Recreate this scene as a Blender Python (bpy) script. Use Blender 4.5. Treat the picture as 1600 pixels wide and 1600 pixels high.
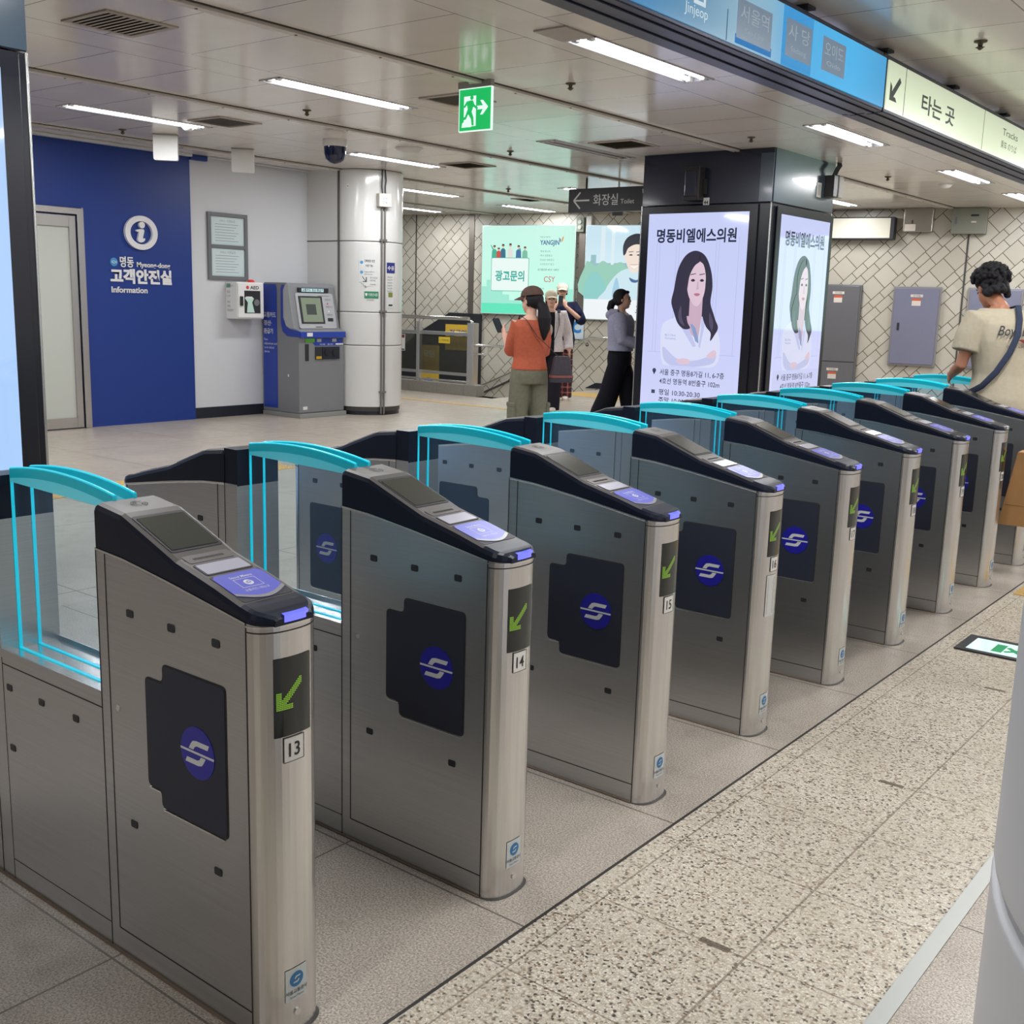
import bpy, math, random
from mathutils import Vector, Matrix
from mathutils.geometry import tessellate_polygon
sc = bpy.context.scene
for o in list(bpy.data.objects): bpy.data.objects.remove(o)
COL = sc.collection

# ------------------------------------------------------------------ camera, world, exposure
cam = bpy.data.cameras.new('camera'); cam_o = bpy.data.objects.new('camera', cam); COL.objects.link(cam_o)
_r = Vector((0.7834193, 0.6208508, 0.0282567)); _u = Vector((-0.1391258, 0.1308807, 0.9815876)); _b = _r.cross(_u)
M = Matrix((_r, _u, _b)).transposed().to_4x4(); M.translation = Vector((1.62776, -1.26768, 1.50027))
cam_o.matrix_world = M
cam.sensor_width = 36; cam.lens = 36*1715.0/1600; cam.clip_start = 0.05; cam.clip_end = 100
sc.camera = cam_o
w = bpy.data.worlds.new('world'); sc.world = w; w.use_nodes = True
w.node_tree.nodes['Background'].inputs[0].default_value = (0.80, 0.88, 1.0, 1)
w.node_tree.nodes['Background'].inputs[1].default_value = 0.3
sc.view_settings.view_transform = 'Standard'
try: sc.view_settings.look = 'None'
except Exception: pass
sc.view_settings.exposure = 0.0; sc.view_settings.gamma = 1.0; sc.view_settings.use_curve_mapping = False
TUBE_STRENGTH = 9.0      # the visible glass of each tube
TUBE_WATTS = 21.0         # light thrown down by each tube
try:
    sc.cycles.sample_clamp_indirect = 3.0; sc.cycles.blur_glossy = 1.0; sc.cycles.caustics_reflective = False
except Exception: pass
CEIL = 3.05

# ------------------------------------------------------------------ materials
def s2l(c):
    return tuple((x/12.92 if x <= 0.04045 else ((x+0.055)/1.055)**2.4) for x in c)
def rgb(r, g, b): return s2l((r/255., g/255., b/255.))
_mats = {}
def mat(name, color=(.5,.5,.5), rough=.5, metal=0., emis=None, es=1., spec=.5, coat=0., noise=0., nscale=30., bump=0., bscale=200., alpha=1.):
    if name in _mats: return _mats[name]
    m = bpy.data.materials.new(name); m.use_nodes = True; nt = m.node_tree; b = nt.nodes['Principled BSDF']
    b.inputs['Base Color'].default_value = (*color, 1); b.inputs['Roughness'].default_value = rough
    b.inputs['Metallic'].default_value = metal; b.inputs['Specular IOR Level'].default_value = spec
    b.inputs['Coat Weight'].default_value = coat; b.inputs['Coat Roughness'].default_value = .08
    b.inputs['Alpha'].default_value = alpha
    if emis is not None:
        b.inputs['Emission Color'].default_value = (*emis, 1); b.inputs['Emission Strength'].default_value = es
    if noise or bump:
        tc = nt.nodes.new('ShaderNodeTexCoord')
    if noise:
        n = nt.nodes.new('ShaderNodeTexNoise'); n.inputs['Scale'].default_value = nscale; n.inputs['Detail'].default_value = 4
        nt.links.new(tc.outputs['Object'], n.inputs['Vector'])
        mx = nt.nodes.new('ShaderNodeMix'); mx.data_type = 'RGBA'; mx.blend_type = 'MULTIPLY'
        mr = nt.nodes.new('ShaderNodeMapRange'); mr.inputs['From Min'].default_value=.3; mr.inputs['From Max'].default_value=.7
        mr.inputs['To Min'].default_value = 1-noise; mr.inputs['To Max'].default_value = 1+noise*.4
        nt.links.new(n.outputs['Fac'], mr.inputs['Value'])
        mx.inputs['Factor'].default_value = 1; mx.inputs['A'].default_value = (*color, 1)
        nt.links.new(mr.outputs['Result'], mx.inputs['B']); nt.links.new(mx.outputs['Result'], b.inputs['Base Color'])
    if bump:
        n2 = nt.nodes.new('ShaderNodeTexNoise'); n2.inputs['Scale'].default_value = bscale; n2.inputs['Detail'].default_value = 2
        nt.links.new(tc.outputs['Object'], n2.inputs['Vector'])
        bp = nt.nodes.new('ShaderNodeBump'); bp.inputs['Strength'].default_value = bump; bp.inputs['Distance'].default_value = .005
        nt.links.new(n2.outputs['Fac'], bp.inputs['Height']); nt.links.new(bp.outputs['Normal'], b.inputs['Normal'])
    _mats[name] = m
    return m
class NT:
    "tiny node-graph helper"
    def __init__(s, name):
        s.m = bpy.data.materials.new(name); s.m.use_nodes = True; s.nt = s.m.node_tree; s.b = s.nt.nodes['Principled BSDF']; _mats[name] = s.m
        s.tc = s.nt.nodes.new('ShaderNodeTexCoord')
    def link(s, a, b): s.nt.links.new(a, b)
    def val(s, x, sock):
        if isinstance(x, (int, float)): sock.default_value = x
        else: s.link(x, sock)
    def math(s, op, a, b=None, c=None, clamp=False):
        n = s.nt.nodes.new('ShaderNodeMath'); n.operation = op; n.use_clamp = clamp
        s.val(a, n.inputs[0])
        if b is not None: s.val(b, n.inputs[1])
        if c is not None: s.val(c, n.inputs[2])
        return n.outputs[0]
    def xyz(s, out=None):
        n = s.nt.nodes.new('ShaderNodeSeparateXYZ'); s.link(out or s.tc.outputs['Object'], n.inputs[0]); return n.outputs
    def comb(s, x, y, z=0.):
        n = s.nt.nodes.new('ShaderNodeCombineXYZ')
        for i, v in enumerate((x, y, z)): s.val(v, n.inputs[i])
        return n.outputs[0]
    def noise(s, scale, detail=2, vec=None, rough=.5, out='Fac'):
        n = s.nt.nodes.new('ShaderNodeTexNoise'); n.inputs['Scale'].default_value = scale; n.inputs['Detail'].default_value = detail
        n.inputs['Roughness'].default_value = rough
        s.link(vec or s.tc.outputs['Object'], n.inputs['Vector']); return n.outputs[out]
    def voro(s, scale, vec=None, out='Color', feature='F1'):
        n = s.nt.nodes.new('ShaderNodeTexVoronoi'); n.feature = feature; n.inputs['Scale'].default_value = scale
        s.link(vec or s.tc.outputs['Object'], n.inputs['Vector']); return n.outputs[out]
    def white(s, vec, out='Value'):
        n = s.nt.nodes.new('ShaderNodeTexWhiteNoise'); n.noise_dimensions = '3D'; s.link(vec, n.inputs['Vector']); return n.outputs[out]
    def mix(s, f, a, b, mode='MIX'):
        n = s.nt.nodes.new('ShaderNodeMix'); n.data_type = 'RGBA'; n.blend_type = mode
        s.val(f, n.inputs['Factor'])
        for x, k in ((a, 'A'), (b, 'B')):
            if isinstance(x, tuple): n.inputs[k].default_value = (*x, 1)
            else: s.link(x, n.inputs[k])
        return n.outputs['Result']
    def ramp(s, f, stops, interp='LINEAR'):
        n = s.nt.nodes.new('ShaderNodeValToRGB'); s.link(f, n.inputs[0]); cr = n.color_ramp; cr.interpolation = interp
        while len(cr.elements) < len(stops): cr.elements.new(.5)
        for e, (p, c) in zip(cr.elements, stops): e.position = p; e.color = (*c, 1)
        return n.outputs[0]
    def rng(s, x, a, b, c=0., d=1.):
        n = s.nt.nodes.new('ShaderNodeMapRange'); s.val(x, n.inputs['Value'])
        for k, v in (('From Min', a), ('From Max', b), ('To Min', c), ('To Max', d)): n.inputs[k].default_value = v
        return n.outputs['Result']
    def line(s, x, period, off, width):
        "1 near x = off + k*period"
        t = s.math('PINGPONG', s.math('SUBTRACT', x, off), period/2.)
        return s.math('LESS_THAN', t, width/2.)
    def bump(s, h, strength=.5, dist=.002):
        n = s.nt.nodes.new('ShaderNodeBump'); n.inputs['Strength'].default_value = strength; n.inputs['Distance'].default_value = dist
        s.link(h, n.inputs['Height']); s.link(n.outputs['Normal'], s.b.inputs['Normal'])
    def emit(s, col, strength):
        s.link(col, s.b.inputs['Emission Color']); s.b.inputs['Emission Strength'].default_value = strength

# ------------------------------------------------------------------ mesh helpers
class Fr:
    "a local frame: (a, b, d) -> origin + a*right + b*up + d*normal"
    def __init__(s, o, r=(1,0,0), u=(0,0,1)):
        s.o = Vector(o); s.r = Vector(r).normalized(); s.u = Vector(u).normalized(); s.n = s.r.cross(s.u)
    def __call__(s, a, b, d=0.): return s.o + s.r*a + s.u*b + s.n*d
class MB:
    def __init__(s): s.v = []; s.f = []; s.mi = []; s.mats = []; s.sm = []
    def m(s, mt):
        if mt not in s.mats: s.mats.append(mt)
        return s.mats.index(mt)
    def add(s, vs, fs, mt, smooth=False):
        n = len(s.v); s.v += [tuple(v) for v in vs]; k = s.m(mt)
        for f in fs: s.f.append([n+i for i in f]); s.mi.append(k); s.sm.append(smooth)
    def box(s, x0, x1, y0, y1, z0, z1, mt, fr=None):
        vs = [(x, y, z) for z in (z0, z1) for y in (y0, y1) for x in (x0, x1)]
        if fr: vs = [fr(*v) for v in vs]
        s.add(vs, [(0,2,3,1),(4,5,7,6),(0,1,5,4),(2,6,7,3),(0,4,6,2),(1,3,7,5)], mt)
    def prism(s, poly, fr, d0, d1, mt, smooth=False, caps=True):
        n = len(poly); a = sum(poly[i][0]*poly[(i+1)%n][1]-poly[(i+1)%n][0]*poly[i][1] for i in range(n))
        if a < 0: poly = poly[::-1]
        vs = [fr(p[0], p[1], d0) for p in poly]+[fr(p[0], p[1], d1) for p in poly]
        fs = [(i, (i+1)%n, n+(i+1)%n, n+i) for i in range(n)]
        s.add(vs, fs, mt, smooth)
        if caps: s.add(vs, [tuple(range(n))[::-1], tuple(range(n, 2*n))], mt)
    def flat(s, poly, fr, d, mt):
        n = len(poly); a = sum(poly[i][0]*poly[(i+1)%n][1]-poly[(i+1)%n][0]*poly[i][1] for i in range(n))
        if a < 0: poly = poly[::-1]
        s.add([fr(p[0], p[1], d) for p in poly], [tuple(range(n))], mt)
    def rings(s, rings, mt, smooth=True, caps=True, closed=False):
        n = len(rings[0]); vs = [p for r in rings for p in r]; fs = []
        K = len(rings)
        for j in range(K-1 + (1 if closed else 0)):
            for i in range(n):
                a = j*n+i; b = j*n+(i+1)%n; jj = (j+1) % K
                fs.append((a, b, jj*n+(i+1)%n, jj*n+i))
        s.add(vs, fs, mt, smooth)
        if caps and not closed: s.add(vs, [tuple(range(n))[::-1], tuple(range((K-1)*n, K*n))], mt)
    def tube(s, pts, r, mt, n=10, rs=None, flat=1., upv=None, caps=True):
        pts = [Vector(p) for p in pts]; rg = []; prev = None
        for i, p in enumerate(pts):
            t = ((pts[i+1]-p) if i < len(pts)-1 else (p-pts[i-1])).normalized()
            if 0 < i < len(pts)-1: t = ((pts[i+1]-p).normalized()+(p-pts[i-1]).normalized()).normalized()
            if prev is None:
                a = Vector(upv) if upv else (Vector((0,0,1)) if abs(t.z) < .9 else Vector((1,0,0)))
            else: a = prev
            a = (a - t*a.dot(t)).normalized(); b = t.cross(a); prev = a
            rr = rs[i] if rs else r
            if not isinstance(rr, (tuple, list)): rr = (rr*flat, rr)
            rg.append([p + a*math.cos(q)*rr[0] + b*math.sin(q)*rr[1] for q in [2*math.pi*k/n for k in range(n)]])
        s.rings(rg, mt, caps=caps)
    def ball(s, c, r, mt, nu=16, nv=10, fr=None, half=False):
        c = Vector(c); r = (r, r, r) if not isinstance(r, (tuple, list)) else r; rg = []
        for j in range(nv+1):
            th = math.pi*j/nv*(0.5 if half else 1); th = max(1e-3, min(math.pi-1e-3, th))
            ring = []
            for k in range(nu):
                ph = 2*math.pi*k/nu; v = Vector((r[0]*math.sin(th)*math.cos(ph), r[1]*math.sin(th)*math.sin(ph), r[2]*math.cos(th)))
                if fr: v = fr.r*v.x + fr.u*v.y + fr.n*v.z
                ring.append(c+v)
            rg.append(ring)
        s.rings(rg[::-1], mt)
    def lathe(s, prof, c, mt, n=32, smooth=True, caps=True):
        c = Vector(c); s.rings([[c+Vector((r*math.cos(2*math.pi*k/n), r*math.sin(2*math.pi*k/n), z)) for k in range(n)] for r, z in prof], mt, smooth=smooth, caps=caps)
    def text(s, txt, fr, a, b, size, mt, d=.001, bold=0., align='LEFT', sx=1., fit=None, shear=0.):
        vs, fs, w = text_geo(txt, bold)
        if not vs: return 0
        k = size; kx = size*sx
        if fit and w: kx = fit/w
        ox = {'LEFT': 0, 'CENTER': -w*kx/2, 'RIGHT': -w*kx}[align]
        s.add([fr(a+ox+x*kx+shear*y*k, b+y*k, d) for x, y in vs], fs, mt)
        return w*kx
    def build(s, name, parent=None, bevel=0., seg=2, loc=None, remesh=0., smooth_it=0, autos=None):
        me = bpy.data.meshes.new(name); me.from_pydata(s.v, [], s.f)
        for m_ in s.mats: me.materials.append(m_)
        me.polygons.foreach_set('material_index', s.mi); me.polygons.foreach_set('use_smooth', s.sm); me.update()
        o = bpy.data.objects.new(name, me); COL.objects.link(o)
        if remesh:
            md = o.modifiers.new('r', 'REMESH'); md.mode = 'VOXEL'; md.voxel_size = remesh; md.use_smooth_shade = True
            if smooth_it:
                ms = o.modifiers.new('s', 'SMOOTH'); ms.iterations = smooth_it; ms.factor = .5
            dg = bpy.context.evaluated_depsgraph_get(); me2 = bpy.data.meshes.new_from_object(o.evaluated_get(dg))
            o.modifiers.clear(); o.data = me2; me2.name = name
            if not me2.materials:
                for m_ in s.mats: me2.materials.append(m_)
            for p in me2.polygons: p.use_smooth = True
        if bevel:
            md = o.modifiers.new('bevel', 'BEVEL'); md.width = bevel; md.segments = seg; md.limit_method = 'ANGLE'; md.angle_limit = math.radians(40)
            md.harden_normals = False
        if parent: o.parent = parent
        return o
_tg = {}
def text_geo(txt, bold=0.):
    k = (txt, bold)
    if k in _tg: return _tg[k]
    c = bpy.data.curves.new('t', 'FONT'); c.body = txt; c.size = 1; c.offset = bold; c.resolution_u = 3; c.fill_mode = 'FRONT'
    o = bpy.data.objects.new('t', c); COL.objects.link(o)
    bpy.context.view_layer.update(); dg = bpy.context.evaluated_depsgraph_get()
    me = bpy.data.meshes.new_from_object(o.evaluated_get(dg))
    vs = [(v.co.x, v.co.y) for v in me.vertices]; fs = []
    for p in me.polygons:
        f = list(p.vertices); a = sum(vs[f[i]][0]*vs[f[(i+1)%len(f)]][1]-vs[f[(i+1)%len(f)]][0]*vs[f[i]][1] for i in range(len(f)))
        fs.append(f if a > 0 else f[::-1])
    bpy.data.objects.remove(o); bpy.data.curves.remove(c); bpy.data.meshes.remove(me)
    if vs:
        x0 = min(v[0] for v in vs); vs = [(x-x0, y) for x, y in vs]; wd = max(v[0] for v in vs)
    else: wd = 0
    _tg[k] = (vs, fs, wd); return _tg[k]
def tag(o, label, cat, group=None, kind=None):
    o['label'] = label; o['category'] = cat
    if group: o['group'] = group
    if kind: o['kind'] = kind
    return o
def empty(name, loc=(0,0,0), rz=0.):
    o = bpy.data.objects.new(name, None); COL.objects.link(o); o.location = loc; o.rotation_euler = (0,0,rz); o.empty_display_size = .1
    return o
def struct(o):
    o['kind'] = 'structure'; return o
def copy_tree(o, parent=None):
    c = o.copy(); COL.objects.link(c); c.parent = parent
    for ch in list(o.children): copy_tree(ch, c)
    return c
def rrect(x0, x1, y0, y1, r, n=5, corners=(1,1,1,1)):
    "rounded rectangle, corner flags BL BR TR TL"
    out = []
    for (cx, cy, a0, fl) in ((x0+r, y0+r, 180, corners[0]), (x1-r, y0+r, 270, corners[1]), (x1-r, y1-r, 0, corners[2]), (x0+r, y1-r, 90, corners[3])):
        if not fl:
            out.append((x0 if cx < (x0+x1)/2 else x1, y0 if cy < (y0+y1)/2 else y1)); continue
        for i in range(n+1):
            a = math.radians(a0+90*i/n); out.append((cx+r*math.cos(a), cy+r*math.sin(a)))
    return out
def circ(cx, cy, r, n=28, ry=None): return [(cx+r*math.cos(2*math.pi*i/n), cy+(ry or r)*math.sin(2*math.pi*i/n)) for i in range(n)]
def spline(pts, k=5):
    "closed Catmull-Rom through pts"
    n = len(pts); out = []
    for i in range(n):
        p0, p1, p2, p3 = pts[i-1], pts[i], pts[(i+1)%n], pts[(i+2)%n]
        for j in range(k):
            t = j/k
            out.append(tuple(.5*((2*p1[a])+(-p0[a]+p2[a])*t+(2*p0[a]-5*p1[a]+4*p2[a]-p3[a])*t*t+(-p0[a]+3*p1[a]-3*p2[a]+p3[a])*t**3) for a in (0,1)))
    return out
def roundpoly(pts, r, n=4):
    out = []; N = len(pts)
    for i in range(N):
        p = Vector(pts[i]); a = Vector(pts[i-1])-p; b = Vector(pts[(i+1)%N])-p
        rr = min(r, a.length*.45, b.length*.45); A = p+a.normalized()*rr; B = p+b.normalized()*rr
        for j in range(n+1):
            t = j/n; q = A*(1-t)**2+p*2*t*(1-t)+B*t*t; out.append((q.x, q.y))
    return out
def em(name, c, s=1.): return mat('lit '+name, (0.02,0.02,0.02), .06, emis=c, es=s, spec=.8)

# ------------------------------------------------------------------ surface materials
def granite_mat(name, base, dark, joints):
    g = NT(name); x, y, z = g.xyz()
    n1 = g.noise(2.2, 3); n2 = g.noise(190, 2, rough=.6); n3 = g.noise(9, 4)
    c = g.mix(g.rng(n1, .35, .65), base, tuple(v*.86 for v in base))
    c = g.mix(g.math('MULTIPLY', g.rng(n2, .48, .62, 0, 1), .75), c, dark)
    c = g.mix(g.math('MULTIPLY', g.rng(n2, .32, .45, 1, 0), .65), c, tuple(min(1, v*1.5) for v in base))
    c = g.mix(g.math('MULTIPLY', g.rng(n3, .55, .75), .25), c, dark)
    px, ox, py, oy, wd = joints
    j = g.math('MAXIMUM', g.line(x, px, ox, wd), g.line(y, py, oy, wd))
    c = g.mix(g.math('MULTIPLY', j, .75), c, (.035, .027, .02))
    g.link(c, g.b.inputs['Base Color'])
    g.link(g.rng(n3, .3, .7, .28, .42), g.b.inputs['Roughness']); g.b.inputs['Specular IOR Level'].default_value = .45
    g.bump(j, -.4, .002)
    return g.m
m_granite = granite_mat('speckled grey granite', rgb(176,166,153), rgb(112,103,94), (1.44, -.465, .7207, -.03, .006))
m_granite_hall = granite_mat('hall granite', rgb(180,171,158), rgb(138,127,114), (1.5, -.4, 1.30, 4.20, .008))
def terrazzo():
    g = NT('cream terrazzo with dark chips'); x, y, z = g.xyz()
    warp = g.noise(60, 2, out='Color'); ad = g.nt.nodes.new('ShaderNodeVectorMath'); ad.operation = 'MULTIPLY_ADD'
    g.link(warp, ad.inputs[0]); ad.inputs[1].default_value = (.008,)*3; g.link(g.tc.outputs['Object'], ad.inputs[2]); v = ad.outputs[0]
    cell = g.voro(150, v); cd = g.voro(150, v, out='Distance'); s_ = g.nt.nodes.new('ShaderNodeSeparateColor'); g.link(cell, s_.inputs[0]); r, gg, bb = s_.outputs
    big = g.noise(2.5, 3)
    c = g.ramp(r, [(0, rgb(203,196,180)), (.35, rgb(216,209,193)), (.55, rgb(194,184,166)), (.70, rgb(180,168,150)), (.80, rgb(150,130,108)), (.88, rgb(90,80,68)), (.93, rgb(50,46,40))], 'CONSTANT')
    tiny = g.noise(260, 2); c = g.mix(g.rng(tiny, .60, .68), c, rgb(70,62,52))
    c = g.mix(g.math('MULTIPLY', g.rng(big, .35, .7), .35), c, rgb(170,158,138))
    mort = g.rng(cd, .42, .62); c = g.mix(g.math('MULTIPLY', mort, .5), c, rgb(160,150,134))
    j = g.math('MAXIMUM', g.math('MAXIMUM', g.line(x, 40., .24, .005), g.line(x, 40., .64, .006)), g.math('MULTIPLY', g.line(y, .3985, .53, .005), 1))
    c = g.mix(g.math('MULTIPLY', j, .6), c, rgb(95,80,62))
    st = g.noise(1.7, 2); sp = g.math('MULTIPLY', g.line(y, 1.195, .93, .022), g.math('MULTIPLY', g.math('GREATER_THAN', x, .52), g.math('LESS_THAN', x, .60)))
    c = g.mix(g.math('MULTIPLY', sp, .85), c, rgb(84,72,60))
    g.link(c, g.b.inputs['Base Color']); g.b.inputs['Roughness'].default_value = .38
    return g.m
m_terr = terrazzo()
def tile_wall():
    g = NT('diagonal block tile'); x, y, z = g.xyz()
    h = math.sqrt(.5); s_ = g.math('DIVIDE', x, .983)
    u = g.math('MULTIPLY', g.math('ADD', s_, z), h); v = g.math('MULTIPLY', g.math('SUBTRACT', z, s_), h)
    P = .52; k = g.math('FLOOR', g.math('DIVIDE', v, P)); vm = g.math('SUBTRACT', v, g.math('MULTIPLY', k, P))
    # bands: 0-.265 squares, .265-.395 bricks, .395-.52 thin bricks
    b1 = g.math('GREATER_THAN', vm, .265); b2 = g.math('GREATER_THAN', vm, .40)
    e = .0055
    vl = g.math('MAXIMUM', g.math('MAXIMUM', g.math('LESS_THAN', vm, e), g.math('GREATER_THAN', vm, P-e)), g.math('MAXIMUM', g.math('LESS_THAN', g.math('ABSOLUTE', g.math('SUBTRACT', vm, .265)), e), g.math('LESS_THAN', g.math('ABSOLUTE', g.math('SUBTRACT', vm, .40)), e)))
    off = g.math('MULTIPLY', k, .11)
    L0 = g.line(g.math('ADD', u, off), .265, 0, 2*e); L1 = g.line(g.math('ADD', u, off), .265, .13, 2*e); L2 = g.line(g.math('ADD', u, off), .22, .05, 2*e)
    ul = g.math('ADD', g.math('MULTIPLY', L0, g.math('SUBTRACT', 1, b1)), g.math('ADD', g.math('MULTIPLY', L1, g.math('SUBTRACT', b1, b2)), g.math('MULTIPLY', L2, b2)))
    gr = g.math('MAXIMUM', vl, ul, clamp=True)
    cid = g.white(g.comb(g.math('FLOOR', g.math('DIVIDE', g.math('ADD', u, off), .265)), g.math('ADD', k, g.math('ADD', b1, b2))))
    c = g.mix(cid, rgb(196,192,181), rgb(184,179,166))
    c = g.mix(g.math('MULTIPLY', g.noise(5, 3), .25), c, rgb(176,168,150))
    c = g.mix(gr, c, rgb(92,80,64))
    g.link(c, g.b.inputs['Base Color']); g.b.inputs['Roughness'].default_value = .35
    g.bump(gr, -.6, .004)
    return g.m
m_tile = tile_wall()
def ceiling_mat():
    g = NT('painted metal ceiling panels'); x, y, z = g.xyz()
    # bays 2.58 m wide; panels run across each bay, cross seams every 0.62 m
    bx = g.math('FLOOR', g.math('DIVIDE', g.math('ADD', x, 1.15+25.8), 2.58)); fx = g.math('SUBTRACT', g.math('ADD', x, 26.95), g.math('MULTIPLY', bx, 2.58))
    half = g.math('GREATER_THAN', fx, 1.24)
    off = g.math('ADD', g.math('MULTIPLY', half, .31), g.math('MULTIPLY', bx, .17))
    yy = g.math('ADD', y, off)
    sy = g.line(yy, .64, .0, .008)
    inl = g.math('MULTIPLY', g.math('GREATER_THAN', fx, 1.06), g.math('LESS_THAN', fx, 1.42))
    sy = g.math('MULTIPLY', sy, g.math('SUBTRACT', 1, inl))
    sx = g.math('MAXIMUM', g.line(x, 2.58, -3.73-1.16, .008), g.line(x, 2.58, -3.73-1.53, .008))
    j = g.math('MAXIMUM', sx, sy, clamp=True)
    pid = g.comb(bx, g.math('FLOOR', g.math('DIVIDE', yy, .64)), half)
    col = g.white(pid); c = g.mix(col, rgb(240,235,228), rgb(232,227,220))
    c = g.mix(g.math('MULTIPLY', g.rng(g.noise(3, 3), .4, .7), .25), c, rgb(218,210,200))
    c = g.mix(g.math('MULTIPLY', j, .8), c, rgb(48,42,38))
    g.link(c, g.b.inputs['Base Color']); g.b.inputs['Roughness'].default_value = .16
    g.b.inputs['Specular IOR Level'].default_value = .75
    # slight tilt of each panel
    wn = g.nt.nodes.new('ShaderNodeTexWhiteNoise'); g.link(pid, wn.inputs['Vector'])
    vm_ = g.nt.nodes.new('ShaderNodeVectorMath'); vm_.operation = 'MULTIPLY_ADD'; g.link(wn.outputs['Color'], vm_.inputs[0]); vm_.inputs[1].default_value = (.014,)*3; vm_.inputs[2].default_value = (-.007,)*3
    geo = g.nt.nodes.new('ShaderNodeNewGeometry'); ad = g.nt.nodes.new('ShaderNodeVectorMath'); ad.operation = 'ADD'; g.link(geo.outputs['Normal'], ad.inputs[0]); g.link(vm_.outputs[0], ad.inputs[1])
    nn = g.nt.nodes.new('ShaderNodeVectorMath'); nn.operation = 'NORMALIZE'; g.link(ad.outputs[0], nn.inputs[0]); g.link(nn.outputs[0], g.b.inputs['Normal'])
    return g.m
m_ceil = ceiling_mat()
def steel_mat(name, col, rough, streak, vertical):
    g = NT(name); mp = g.nt.nodes.new('ShaderNodeMapping'); g.link(g.tc.outputs['Object'], mp.inputs[0])
    mp.inputs['Scale'].default_value = (90, 90, 1.5) if vertical else (3, 3, 260)
    n = g.noise(1., 2, vec=mp.outputs[0]); n2 = g.noise(4, 3)
    c = g.mix(g.rng(n, .3, .7), tuple(v*(1-streak) for v in col), tuple(min(1, v*(1+streak)) for v in col))
    g.link(c, g.b.inputs['Base Color']); g.b.inputs['Metallic'].default_value = 1.
    g.b.inputs['Roughness'].default_value = rough; 
    if not vertical: g.bump(n, .06, .0005)
    return g.m
m_steel = steel_mat('brushed stainless steel', (.53,.535,.54), .28, .05, False)
m_steel_v = steel_mat('vertically brushed stainless steel', (.64,.63,.62), .27, .06, True)
m_steel_b = mat('bright stainless steel', (.72,.72,.71), .22, 1.)
m_seam = mat('dark seam', (.02,.018,.016), .6)
m_black = mat('black gloss plastic', (.012,.013,.018), .22, spec=.5)
m_blackmat = mat('black satin plastic', (.018,.019,.024), .45)
m_white = mat('white enamel', rgb(214,214,212), .12, spec=.6)
m_whitewall = mat('white painted wall', rgb(204,206,210), .5)
m_bluewall = mat('royal blue wall panel', rgb(14,50,128), .42)
m_base = mat('dark navy baseboard', rgb(22,26,38), .4)
m_grout = mat('dark joint', rgb(70,68,66), .6)
m_plw = mat('white plastic', rgb(224,224,222), .4)
m_yellow = mat('yellow tactile tile', rgb(196,158,88), .5, noise=.15, nscale=20)
m_txtblack = mat('black lettering', (.01,.01,.012), .5)
m_txtwhite = mat('white lettering', (.85,.85,.85), .5)
m_chrome = mat('polished steel tube', (.75,.75,.74), .14, 1.)

# ------------------------------------------------------------------ the shell
WALL_A, WALL_B = 16.9, .185
def wy(x): return WALL_A + WALL_B*x
def quad(name, pts, mt, up=None):
    b = MB(); b.add(pts, [tuple(range(len(pts)))], mt); return struct(b.build(name))
def slab(name, x0, x1, y0, y1, mt, z=0., t=.12):
    b = MB(); b.box(x0, x1, y0, y1, z-t, z, mt); return struct(b.build(name))
slab('floor', -3.2, .165, -6, 17.9, m_granite)
slab('floor', -15.2, -3.2, -6, 12.15, m_granite_hall)
slab('floor', -9.2, -3.2, 12.15, 16.4, m_granite_hall)
slab('floor', .175, .945, -6, 17.9, m_terr)
slab('floor', .985, 7.2, -6, 18.4, m_granite)
slab('trim_1', .945, .985, -6, 17.9, mat('dull aluminium strip', (.45,.46,.44), .45, 1.), z=.003)
slab('trim_2', .165, .175, -6, 17.9, m_seam, z=-.001)
LAMP_XY = [(-7.62,4.83),(-5.09,5.00),(-7.65,8.22),(-5.13,8.45),(-2.42,5.15),(-2.47,8.73),(-2.47,12.28),(-2.5,15.0),(-5.0,14.6),(-9.95,11.2),(-12.3,13.4),(-10.2,14.05),(-7.6,12.2)]+[(x, y) for x in (.45,3.2,5.8) for y in (1.3,5.2,8.8,12.4)]+[(x,1.2) for x in (-7.6,-5.1,-2.45)]+[(-5.1,-2.3),(.45,-2.6)]
holes = [(x-.107,x+.107,y-.727,y+.727) for x, y in LAMP_XY]
gx = sorted(set([-15.2,7.2]+[h[i] for h in holes for i in (0,1)])); gy = sorted(set([-6.2,18.4]+[h[i] for h in holes for i in (2,3)]))
b = MB(); vid = {(i,j): i*len(gy)+j for i in range(len(gx)) for j in range(len(gy))}
b.add([(x,y,CEIL) for x in gx for y in gy], [(vid[i,j],vid[i,j+1],vid[i+1,j+1],vid[i+1,j]) for i in range(len(gx)-1) for j in range(len(gy)-1) if not any(h[0]-1e-6 <= gx[i] and gx[i+1] <= h[1]+1e-6 and h[2]-1e-6 <= gy[j] and gy[j+1] <= h[3]+1e-6 for h in holes)], m_ceil)
b.box(-15.2, 7.2, -6.2, 18.4, CEIL+.14, CEIL+.2, m_whitewall); struct(b.build('ceiling'))
b = MB()
b.add([(-15.2, wy(-15.2), -3.4), (7.2, wy(7.2), -3.4), (7.2, wy(7.2), CEIL), (-15.2, wy(-15.2), CEIL), (-15.2, wy(-15.2)+.2, -3.4), (7.2, wy(7.2)+.2, -3.4), (7.2, wy(7.2)+.2, CEIL), (-15.2, wy(-15.2)+.2, CEIL)],
      [(0,1,2,3),(5,4,7,6),(4,0,3,7),(1,5,6,2),(3,2,6,7),(4,5,1,0)], m_tile); struct(b.build('wall_north'))
b = MB(); b.box(-9.7, -9.5, 6.70, 9.1, 0, CEIL, m_whitewall); struct(b.build('wall_west'))
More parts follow.
